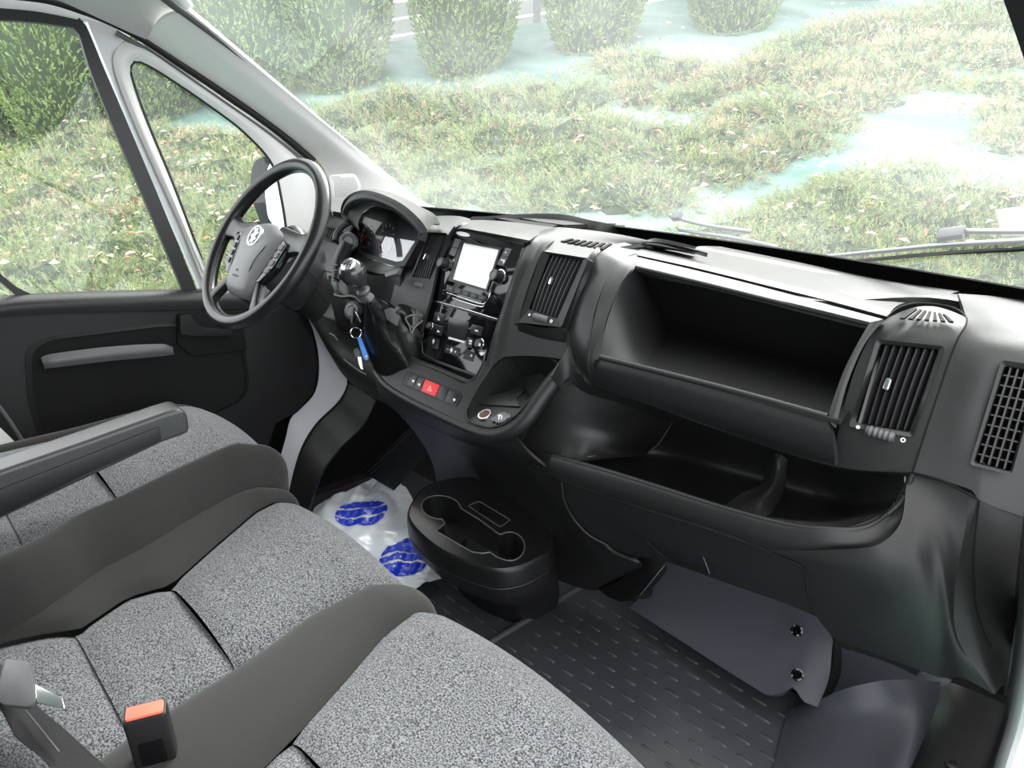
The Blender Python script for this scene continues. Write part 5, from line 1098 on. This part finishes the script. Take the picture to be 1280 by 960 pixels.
prism('cluster_fin', rounded([P(480, 341, y=1.03), P(500, 334, y=1.04), P(496, 342, y=1.03), P(482, 346, y=1.02)], .003), (0, -.8, .5), .012, 'satin', dash, .001)
# driver-side lower fascia (dark)
lfx = [[P(428, 300, y=1.05), P(440, 330, y=1.05), P(470, 345, y=1.05), P(500, 340, y=1.06)], [P(400, 350, y=1.04), P(420, 380, y=1.04), P(460, 385, y=1.06), P(500, 375, y=1.05)], [P(372, 382, y=1.02), P(400, 405, y=1.00), P(450, 420, y=1.05), P(500, 410, y=1.04)]]
loft('driver_fascia', lfx, 'dash', dash, 16, 24, .006)
kn = [[P(368, 380, y=.96), P(395, 392, y=.97), P(430, 405, y=1.0), P(470, 415, y=1.03)], [P(380, 392, y=.97), P(404, 418, y=.97), P(430, 432, y=1.0), P(472, 448, y=1.02)], [P(392, 400, y=.98), P(410, 438, y=.98), P(440, 462, y=.99), P(474, 478, y=1.0)], [P(398, 412, y=1.0), P(424, 462, y=1.0), P(448, 486, y=1.0), P(480, 504, y=1.0)]]
loft('knee_bolster', kn, 'dash', dash, 20, 24, .006)
tube('coin_tray_edge', [P(430, 449, y=.965), P(440, 457, y=.962), P(450, 464, y=.962), P(458, 468.5, y=.965)], .0022, 'satin', dash, 8)
tube('coin_tray_edge', [P(412, 417, y=.965), P(418, 420, y=.962), P(422, 426, y=.962)], .0024, 'satin', dash, 8)
# left outboard vent pod
LO = [(1.25, .905), (1.14, .905), (1.08, .885), (1.02, .80), (1.0, .72)]
def Lo(px, py): return PF(px, py, LO)
loft('left_outer_pod', [[Lo(392, 262), Lo(388, 280), Lo(384, 300), Lo(380, 330)], [Lo(412, 261), Lo(406, 278), Lo(402, 298), Lo(398, 335)], [Lo(430, 264), Lo(426, 276), Lo(424, 292), Lo(414, 340)], [Lo(446, 270), Lo(440, 282), Lo(434, 300), Lo(424, 345)]], 'dash', dash, 20, 24, .006)
LOP = plane(Lo(408, 290) + np.array((.006, -.016, .006)), unit(np.cross(Lo(420, 290) - Lo(400, 286), Lo(404, 300) - Lo(406, 280)) * (-1 if np.cross(Lo(420, 290) - Lo(400, 286), Lo(404, 300) - Lo(406, 280))[1] > 0 else 1)))
vent("small air vent at the driver's end behind the wheel rim", LOP, [(402, 283), (421, 287), (416, 300), (398, 292)], 6, None, None, [(400, 281), (423, 285.5), (417, 302), (396, 294)], depth=.01, bulge=0)
slits('defroster_slit', [(418, 266), (430, 268.5), (432, 273), (416, 268)], 5, plane(Lo(424, 269) + np.array((0, 0, .003)), (0, -.3, .95)))
tube('cluster_ring', [P(419, 301, y=1.0), P(421, 292, y=1.01), P(429, 282, y=1.03), P(439, 277, y=1.05)], .009, 'dash_smooth', dash, 10, 30)
loft('cluster_cheek', [[P(402, 262, y=1.13), P(425, 266, y=1.13), P(455, 275, y=1.13)], [P(402, 350, y=1.13), P(430, 350, y=1.13), P(470, 350, y=1.13)]], 'dark', dash, 3, 6, .004)
# ---- steering column ----
WC = np.array((-.391, .661, .920)); TH = math.radians(34.1); YW = math.radians(1.6)
WU = np.array((math.cos(YW), math.sin(YW), 0)); WV = np.array((-math.sin(YW) * math.sin(TH), math.cos(YW) * math.sin(TH), math.cos(TH))); WN = np.cross(WU, WV)
if WN[1] > 0: WN = -WN          # towards the driver
def Wp(u, v, h=0): return WC + WU * u + WV * v + WN * h
WPL = (WC, WN)
col = thing('steering_column', 'black steering column shroud between the wheel and the instrument cluster', 'column', Wp(0, 0, -.2))
def sec(h, ru, rv, cv=0.0): return [Wp(ru * math.cos(a), cv + rv * math.sin(a), h) for a in np.linspace(0, 2 * math.pi, 21)]
loft('shroud', [sec(-.04, .050, .056), sec(-.05, .062, .070, -.005), sec(-.09, .062, .075, -.015), sec(-.125, .055, .075, -.025), sec(-.135, .040, .06, -.03)], 'dash_smooth', col, 24, 42, .003, smv=True)
loft('column_tube', [sec(-.12, .038, .050, -.03), sec(-.19, .030, .045, -.055)], 'dark', col, 8, 42, .003)
prism('shroud_front', sec(-.0455, .058, .058)[:-1], WN, .004, 'dark', col)
ct = P(436, 302, y=.955)
st_b = Wp(.045, .015, -.10)
st_b = P(421, 352, y=.92)
tube('stalk', [st_b, P(425, 328, y=.935), ct], [.014, .018, .020], 'dash_smooth', col, 16)
ax = unit(unit(CAM - ct) + np.array((-.25, 0, .1)))
sk = lathe('stalk_end', [(.021, -.014), (.0235, 0), (.0235, .006), (.020, .009), (.013, .0095), (.0125, .0085), (.006, .0085), (.001, .0085)], ct, ax, 'satin2', col, 28)
lathe('stalk_button', [(.0115, .0086), (.0110, .0105), (.004, .0112), (.001, .0112)], ct, ax, 'satin', col, 24)
tube('stalk', [Wp(-.06, .02, -.12), Wp(-.12, .03, -.10), Wp(-.155, .035, -.09)], [.010, .009, .011], 'dash_smooth', col, 12)
# ignition barrel
ic = P(440, 388, y=.93); ia = unit((.35, -.8, .35))
lathe('ignition_boss', [(.034, -.05), (.030, -.02), (.026, -.004), (.022, -.002), (.001, -.002)], ic, ia, 'dash_smooth', col, 28)
lathe('ignition_lock', [(.0175, -.004), (.0175, .001), (.0145, .003), (.012, .0005), (.001, .0005)], ic, ia, 'satin', col, 28)
tube('lock_surround', [P(412, 345, y=.95), P(412, 362, y=.94), P(425, 371, y=.94), P(443, 371, y=.95), P(452, 378, y=.95), P(448, 372, y=.96)], .005, 'dash_smooth', col, 10, 40)
loft('shroud_lower', [[P(408, 340, y=.97), P(412, 365, y=.96), P(418, 395, y=.97), P(424, 415, y=1.0)], [P(430, 345, y=.965), P(432, 372, y=.95), P(436, 400, y=.955), P(438, 415, y=.99)], [P(455, 350, y=1.0), P(456, 378, y=.98), P(456, 402, y=.98), P(452, 415, y=1.0)]], 'dash_smooth', col, 14, 20, .006)
# keys
kr = thing('key_ring', 'ignition key with split ring, bright blue plastic tag and a second key', 'keys', ic)
k1 = prism('key_head', rounded([ic + ia * .002 + np.array(q) for q in [(.004, 0, .008), (.006, -.006, -.010), (.010, -.012, -.030), (.018, -.012, -.032), (.015, -.006, -.012), (.010, 0, .006)]], .003, 2), unit((.3, -.9, .1)), .008, 'dash_smooth', kr, .002)
kk = P(446, 394, y=.915)
prism('key_blade_plate', [P(442.5, 389, y=.915), P(445, 390, y=.915), P(450.5, 402, y=.912), P(450, 405.5, y=.912), P(447, 402, y=.913)], (.3, -.9, .1), .003, 'chrome', kr, .0006)
rc_ = P(445, 416, y=.915); ru_, rv_ = frame_dirs(unit(CAM - rc_) + np.array((.2, 0, .1)))
tube('split_ring', [rc_ + (math.cos(a) * ru_ + math.sin(a) * rv_) * .0135 for a in np.linspace(0, 2 * math.pi, 20, endpoint=False)], .0012, 'chrome', kr, 6, 60, closed=True)
KP = plane(P(454, 436, y=.905), unit(CAM - P(454, 436, y=.905)) + np.array((.2, 0, .1)))
def Kp(px, py, o=0): return PP(px, py, KP, o)
tg = prism('plastic_tag', rounded([Kp(446.5, 422), Kp(451, 421), Kp(461, 446), Kp(460, 450), Kp(456.5, 450.5), Kp(454, 447)], .004, 3), KP[1], .007, 'blue_tag', kr, .0018, label='bright blue tag')
ring('tag_eyelet', arcpoly(Kp(457.8, 445.5, .0008), ru_ * .0026, rv_ * .0032, 12), arcpoly(Kp(457.8, 445.5, .0008), ru_ * .0014, rv_ * .0020, 12), KP[1], .001, 'white_print', kr)
prism('spare_key_head', rounded([Kp(441, 437, -.01), Kp(447, 434, -.01), Kp(452, 442, -.01), Kp(449, 447, -.01), Kp(443, 446, -.01)], .006, 3), KP[1], .004, 'dash_smooth', kr, .001)
prism('spare_key_blade', [Kp(447, 446, -.01), Kp(451.5, 446, -.01), Kp(453, 458, -.01), Kp(454, 462, -.01), Kp(451, 461, -.01), Kp(448.5, 455, -.01)], KP[1], .002, 'steel', kr)
# ---- steering wheel ----
wheel = thing('steering_wheel', 'black four-spoke steering wheel with grey airbag hub in front of the driver seat', 'steering wheel', tuple(WC))
RR = .186
tube('rim', [Wp(RR * math.cos(a), RR * math.sin(a)) for a in np.linspace(0, 2 * math.pi, 48, endpoint=False)], .0155, 'rubber', wheel, 20, 120, closed=True, ref=WN)
def spoke(a, wd_rim, wd_hub, r0=.055, name='spoke'):
    d = np.array((math.cos(a), math.sin(a))); t = np.array((-d[1], d[0])); rows = []
    for r, w_, h in ((r0, wd_hub, .0), (.10, wd_hub * .75, -.002), (.135, wd_rim * .85, -.002), (.165, wd_rim * 1.05, 0), (.186, wd_rim * 1.7, 0)):
        c = d * r; row = []
        for s, hh in ((-1, -.006), (-.8, .007), (0, .010), (.8, .007), (1, -.006)): q = c + t * s * w_; 
        row = [Wp(*(c + t * s * w_), h + hh) for s, hh in ((-1, -.008), (-.85, .004), (0, .008), (.85, .004), (1, -.008))]
        rows.append(row)
    return loft(name, rows, 'rubber', wheel, 20, 20, .006)
for a, w1, w2 in ((math.radians(174), .027, .040), (math.radians(6), .027, .040), (math.radians(236), .015, .020), (math.radians(304), .015, .020)): spoke(a, w1, w2)
prism('hub_back', rounded([Wp(u, v, -.012) for u, v in [(-.088, .025), (0, .045), (.088, .025), (.070, -.08), (.028, -.13), (-.028, -.13), (-.070, -.08)]], .02), WN, .035, 'dash_smooth', wheel, .006, 3)
# hub pad: domed shield
HV = -.033
hp = [(u * 1.28, v + HV) for u, v in [(-.070, .052), (-.040, .070), (0, .077), (.040, .070), (.070, .052), (.066, .02), (.054, -.035), (.043, -.082), (.030, -.092), (0, -.096), (-.030, -.092), (-.043, -.082), (-.054, -.035), (-.066, .02)]]
H2 = resample([(u, v, 0) for u, v in hp], 60, True, True); V = []; Fc = []; NR = 10
for i in range(NR + 1):
    s = i / NR; h = .006 + .020 * (1 - (s)**3.2) if s < 1 else .0
    for q in H2: V.append(Wp(q[0] * s, HV + (q[1] - HV) * s, h))
for i in range(NR):
    for j in range(60): Fc.append((i * 60 + j, i * 60 + (j + 1) % 60, (i + 1) * 60 + (j + 1) % 60, (i + 1) * 60 + j))
V += [Wp(q[0] * .97, q[1] * .97, -.03) for q in H2]
for j in range(60): Fc.append((NR * 60 + j, NR * 60 + (j + 1) % 60, (NR + 1) * 60 + (j + 1) % 60, (NR + 1) * 60 + j))
hub = mk('hub_pad', V, Fc, 'hub', wheel, 60, label='grey airbag pad')
def hubh(u, v): return .006 + .020 * (1 - min(1, math.hypot(u / .09, (v - HV) / .085))**3.2)
for s in (-1, 1): tube('hub_crease', [Wp(s * u, v, hubh(u, v) + .0002) for u, v in ((.066, .015), (.058, -.013), (.046, -.053), (.038, -.093))], .0009, 'dark', hub, 6, 20)
ec = (0.004, .002)
ring('emblem', [Wp(ec[0] + .0235 * math.cos(a), ec[1] + .0235 * math.sin(a), hubh(*ec) + .002) for a in np.linspace(0, 2 * math.pi, 32, endpoint=False)], [Wp(ec[0] + .020 * math.cos(a), ec[1] + .020 * math.sin(a), hubh(*ec) + .002) for a in np.linspace(0, 2 * math.pi, 32, endpoint=False)], WN, .006, 'chrome', hub, 0, 0, label='round chrome emblem')
prism('emblem_field', [Wp(ec[0] + .020 * math.cos(a), ec[1] + .020 * math.sin(a), hubh(*ec) + .0008) for a in np.linspace(0, 2 * math.pi, 24, endpoint=False)], WN, .005, 'satin', hub)
lion = [(-.003, .016), (.004, .017), (.007, .013), (.003, .011), (.008, .008), (.013, .010), (.014, .006), (.006, .003), (.007, -.003), (.013, -.005), (.012, -.009), (.005, -.008), (.007, -.014), (.003, -.017), (0, -.012), (-.004, -.016), (-.008, -.016), (-.004, -.009), (-.006, -.003), (-.012, -.002), (-.012, .002), (-.005, .003), (-.005, .009), (-.009, .011), (-.008, .015)]
prism('emblem_figure', [Wp(ec[0] + u, ec[1] + v, hubh(*ec) + .0024) for u, v in lion], WN, .003, 'chrome', hub)
def text3(s, size, org, ux, uy, nn, m, parent, name='lettering', ext=.0003):
    cu = bpy.data.curves.new(name, 'FONT'); cu.body = s; cu.size = size; cu.extrude = ext; cu.align_x = 'CENTER'; cu.align_y = 'CENTER'; cu.resolution_u = 2
    to = bpy.data.objects.new(name, cu); COL.objects.link(to); bpy.context.view_layer.update()
    me = bpy.data.meshes.new_from_object(to.evaluated_get(bpy.context.evaluated_depsgraph_get())); bpy.data.objects.remove(to)
    V = [np.array(org) + np.array(ux) * v.co.x + np.array(uy) * v.co.y + np.array(nn) * v.co.z for v in me.vertices]
    return mk(name, V, [tuple(p.vertices) for p in me.polygons], m, parent, smooth=False)
text3('SRS', .008, Wp(0, -.078, .0245), WU, WV, WN, 'satin', hub); text3('AIRBAG', .008, Wp(0, -.090, .0225), WU, WV, WN, 'satin', hub)
for s in (-1, 1):
    bp_ = prism('switch_pod', rounded([Wp(s * u, v, .010) for u, v in [(.088, .012), (.114, .006), (.104, -.048), (.078, -.086), (.062, -.088), (.074, -.048)]], .006), WN, .02, 'gloss', wheel, .002)
    for v0 in (-.006, -.024, -.042, -.060): 
        cx = .098 + .2 * (v0 + .006) ; prism('switch_button', rounded([Wp(s * (cx - .007), v0 - .006, .0125), Wp(s * (cx + .009), v0 - .004, .0125), Wp(s * (cx + .010), v0 + .007, .0125), Wp(s * (cx - .006), v0 + .007, .0125)], .002, 2), WN, .004, 'satin', bp_, .0006)
# ---- gear lever ----
gear = thing('gear_lever', 'gear lever with dark knob, white shift pattern and gathered black leather boot', 'gear lever', P(495, 460, y=1.0))
boot_rows = []
for (cx, cy, rx, ry, Y) in ((464, 376, 6, 4, .90), (470, 384, 13, 9, .92), (479, 400, 24, 20, .95), (488, 420, 32, 30, .97), (495, 440, 33, 32, .985), (500, 455, 29, 24, .995), (500, 466, 24, 14, 1.0)):
    row = []
    for k in range(25):
        a = 2 * math.pi * k / 24; fold = 1 + .10 * math.sin(5 * a + cy * .05) + .05 * math.sin(9 * a + cx)
        x, y = cx + rx * math.cos(a) * fold, cy + ry * math.sin(a) * fold
        row.append(P(x, y, y=Y + .05 * -math.cos(a - 2.4)))
    boot_rows.append(row)
loft('boot', boot_rows, 'leather', gear, 40, 70, .003, label='creased leather boot')
ga = P(462, 377, y=.90); gt = P(437, 334, y=.845); gax = unit(gt - ga)
tube('boot_collar', [ga - gax * .02, ga + gax * .012], [.026, .016], 'leather', gear, 18)
lathe('knob_collar', [(.013, .0), (.017, .004), (.015, .010), (.011, .018), (.012, .024), (.016, .026), (.017, .030), (.013, .034)], ga + gax * .006, gax, 'satin', gear, 24)
Lg = np.linalg.norm(gt - ga)
kb = lathe('shift_knob', [(.012, .034), (.017, .042), (.026, .058), (.031, .074), (.031, .086), (.027, .096), (.020, .101), (.001, .102)], ga + gax * (Lg - .095), gax, 'knob', gear, 32)
pc = P(428, 333, y=.835); pn = unit(gax * .75 + unit(CAM - pc) * .5 + np.array((-.3, -.1, .1)))
pa, pb_ = frame_dirs(pn)
lathe('pattern_badge', [(.0195, -.010), (.0195, .0), (.0175, .0025), (.0150, .0015)], ga + gax * (Lg + .0075), pn, 'chrome', kb, 28)
bc = ga + gax * (Lg + .0075) + pn * .0008
prism('pattern_face', arcpoly(bc, pa * .0172, pb_ * .0172, 28), pn, .004, 'white_print', kb, label='white shift pattern plate')
for q0, q1 in (((-.009, -.009), (-.009, .009)), ((0, -.009), (0, .009)), ((.009, -.009), (.009, .009)), ((-.009, 0), (.009, 0))):
    A_, B_ = bc + pa * q0[0] + pb_ * q0[1] + pn * .0008, bc + pa * q1[0] + pb_ * q1[1] + pn * .0008; d_ = unit(B_ - A_); s_ = np.cross(pn, d_) * .0009
    prism('pattern_line', [A_ - s_, B_ - s_, B_ + s_, A_ + s_], pn, .0006, 'gloss', kb)
# trim around the boot, grey flap and folded leather
tube('boot_ring', [P(472, 452, y=.985), P(476, 466, y=.98), P(486, 476, y=.975), P(497, 479, y=.975), P(504, 470, y=.975), P(508, 450, y=.985), P(516, 425, y=1.01), P(528, 405, y=1.03)], .0035, 'dash_smooth', dash, 8, 50)
prism('boot_trim_flap', rounded([P(480, 387, y=.93), P(489, 384, y=.94), P(497, 398, y=.945), P(495, 407, y=.94), P(483, 399, y=.93)], .003), (.3, -.8, .5), .008, 'satin', gear, .0015)
loft('boot_fold', [[P(489, 388, y=.97), P(500, 380, y=1.0), P(515, 384, y=1.02), P(529, 393, y=1.03)], [P(500, 404, y=.98), P(508, 396, y=.98), P(515, 402, y=1.0), P(527, 402, y=1.02)], [P(500, 420, y=1.0), P(510, 418, y=.99), P(516, 414, y=.99), P(526, 404, y=1.02)]], 'leather', gear, 12, 20, .004)
tube('boot_piping', [P(528, 395, y=1.02), P(516, 394, y=.99), P(507, 398, y=.975), P(512, 408, y=.975), P(514, 417, y=.975), P(518, 410, y=.99), P(528, 401, y=1.02)], .0022, 'satin', gear, 8, 40)
# ---- pedals and dead pedal in the footwell ----
dp = thing('footrest', 'ribbed black carpeted footrest in the driver footwell behind the bag', 'footrest', P(470, 600, z=.0))
fq = [P(505, 536, x=-.62), P(560, 560, x=-.45), P(488, 655, z=.06), P(420, 618, z=.06)]
FQ = [P(516, 532, z=.30), P(548, 552, z=.26), P(492, 614, z=.08), P(452, 590, z=.08)]
fn = unit(np.cross(FQ[1] - FQ[0], FQ[3] - FQ[0])); fn = fn if fn @ (CAM - FQ[0]) > 0 else -fn
prism('pad', FQ, fn, .02, 'dash_smooth', dp, .004)
for i in range(8):
    s = (i + 1) / 9; a = FQ[0] + (FQ[1] - FQ[0]) * s; b_ = FQ[3] + (FQ[2] - FQ[3]) * s
    tube('rib', [a + (b_ - a) * .06 + fn * .002, a + (b_ - a) * .94 + fn * .002], .0035, 'dash', dp, 6, 4, smooth=False)
pd = thing('clutch_pedal', 'dark pedal pad in the shade beneath the driver dashboard', 'pedal', P(510, 580, y=1.2))
pq = [P(500, 560, y=1.16), P(524, 556, y=1.18), P(520, 574, y=1.16), P(506, 580, y=1.14)]
prism('pedal_pad', rounded(pq, .008), (0, -.8, .6), .015, 'dash', pd, .003)
tube('pedal_arm', [pq[1] + np.array((0, .02, 0)), pq[1] + np.array((0, .10, .12)), pq[1] + np.array((0, .12, .30))], .008, 'dark', pd, 8)
# ================= DRINK HOLDER =================
ch = thing('drink_holder', 'black plastic console with two cup wells and a coin slot jutting from the centre column', 'cup holder', (0, .98, 0))
ZC = .235
def Zc(px, py, dz=0): return P(px, py, z=ZC + dz)
op = [(550, 602), (530, 610), (516, 627), (510.5, 642), (515, 654), (532, 672), (558, 690), (590, 704), (622, 712), (650, 708), (672, 698), (688, 687), (690, 660), (682, 635), (662, 612), (620, 600), (580, 597)]
outer_ = list(resample([Zc(*p) for p in op], 80, True, True))
c1, c2 = (551.5, 634.5), (637, 683)
def ell(c, rx, ry, a0, a1, n, rot=0): return [(c[0] + rx * math.cos(t) * math.cos(rot) - ry * math.sin(t) * math.sin(rot), c[1] + rx * math.cos(t) * math.sin(rot) + ry * math.sin(t) * math.cos(rot)) for t in np.linspace(a0, a1, n)]
hole = ell(c1, 25, 15, math.radians(100), math.radians(330), 20, .12) + [(577, 636), (600, 650), (624, 668)] + ell(c2, 19, 18, math.radians(-130), math.radians(110), 18, .1) + [(622, 697), (612, 690), (604, 692), (590, 690), (576, 682), (545, 664), (556, 655), (553, 649)]
hole3 = [Zc(*p) for p in hole]
slot = rounded([Zc(*p) for p in [(585, 632), (599, 626.5), (638, 650), (625, 659)]], .003)
plate('holder_top', outer_, [hole3, slot], (0, 0, 1), .006, 'dash_smooth', ch)
tube('well_rim_highlight', [p + np.array((0, 0, .0)) for p in hole3], .0018, 'satin', ch, 6, 120, closed=True, smooth=False)  # paler tube paints the edge highlight round the wells
tube('slot_rim_highlight', slot, .0012, 'satin', ch, 6, 50, closed=True, smooth=False)  # edge highlight of the slot, likewise put in as a paler tube
well('cup_wells', hole3, (0, 0, 1), .07, 'dash_smooth', ch, .985); well('coin_slot', slot, (0, 0, 1), .03, 'dash_smooth', ch, .95)
for q in ([(546, 664), (558, 655), (583, 672), (574, 681)], [(600, 691), (608, 684), (628, 694), (618, 700)]): 
    prism('well_step', rounded([P(x, y, z=ZC - .035) for x, y in q], .003), (0, 0, 1), .04, 'dash_smooth', ch, .002)
cc = sum(outer_) / len(outer_)
def shr(k, dz, dy=0): return [np.array((cc[0] + (p[0] - cc[0]) * k, cc[1] + (p[1] - cc[1]) * k + dy, ZC + dz)) for p in outer_] 
def closed(l): return l + [l[0]]
loft('holder_body', [closed(shr(.985, .001)), closed(shr(1.0, -.004)), closed(shr(1.012, -.03, .002)), closed(shr(1.012, -.048, .003))], 'dash_smooth', ch, 10, 120, .003)
tube('body_seam', [p for p in shr(1.014, -.050, .003)], .0014, 'satin', ch, 6, 120, closed=True)
loft('holder_base', [closed(shr(1.012, -.052, .003)), closed(shr(1.0, -.085, .012)), closed(shr(.93, -.12, .035)), closed(shr(.82, -.17, .07)), closed(shr(.78, -.232, .09))], 'dash_smooth', ch, 20, 120, .003)
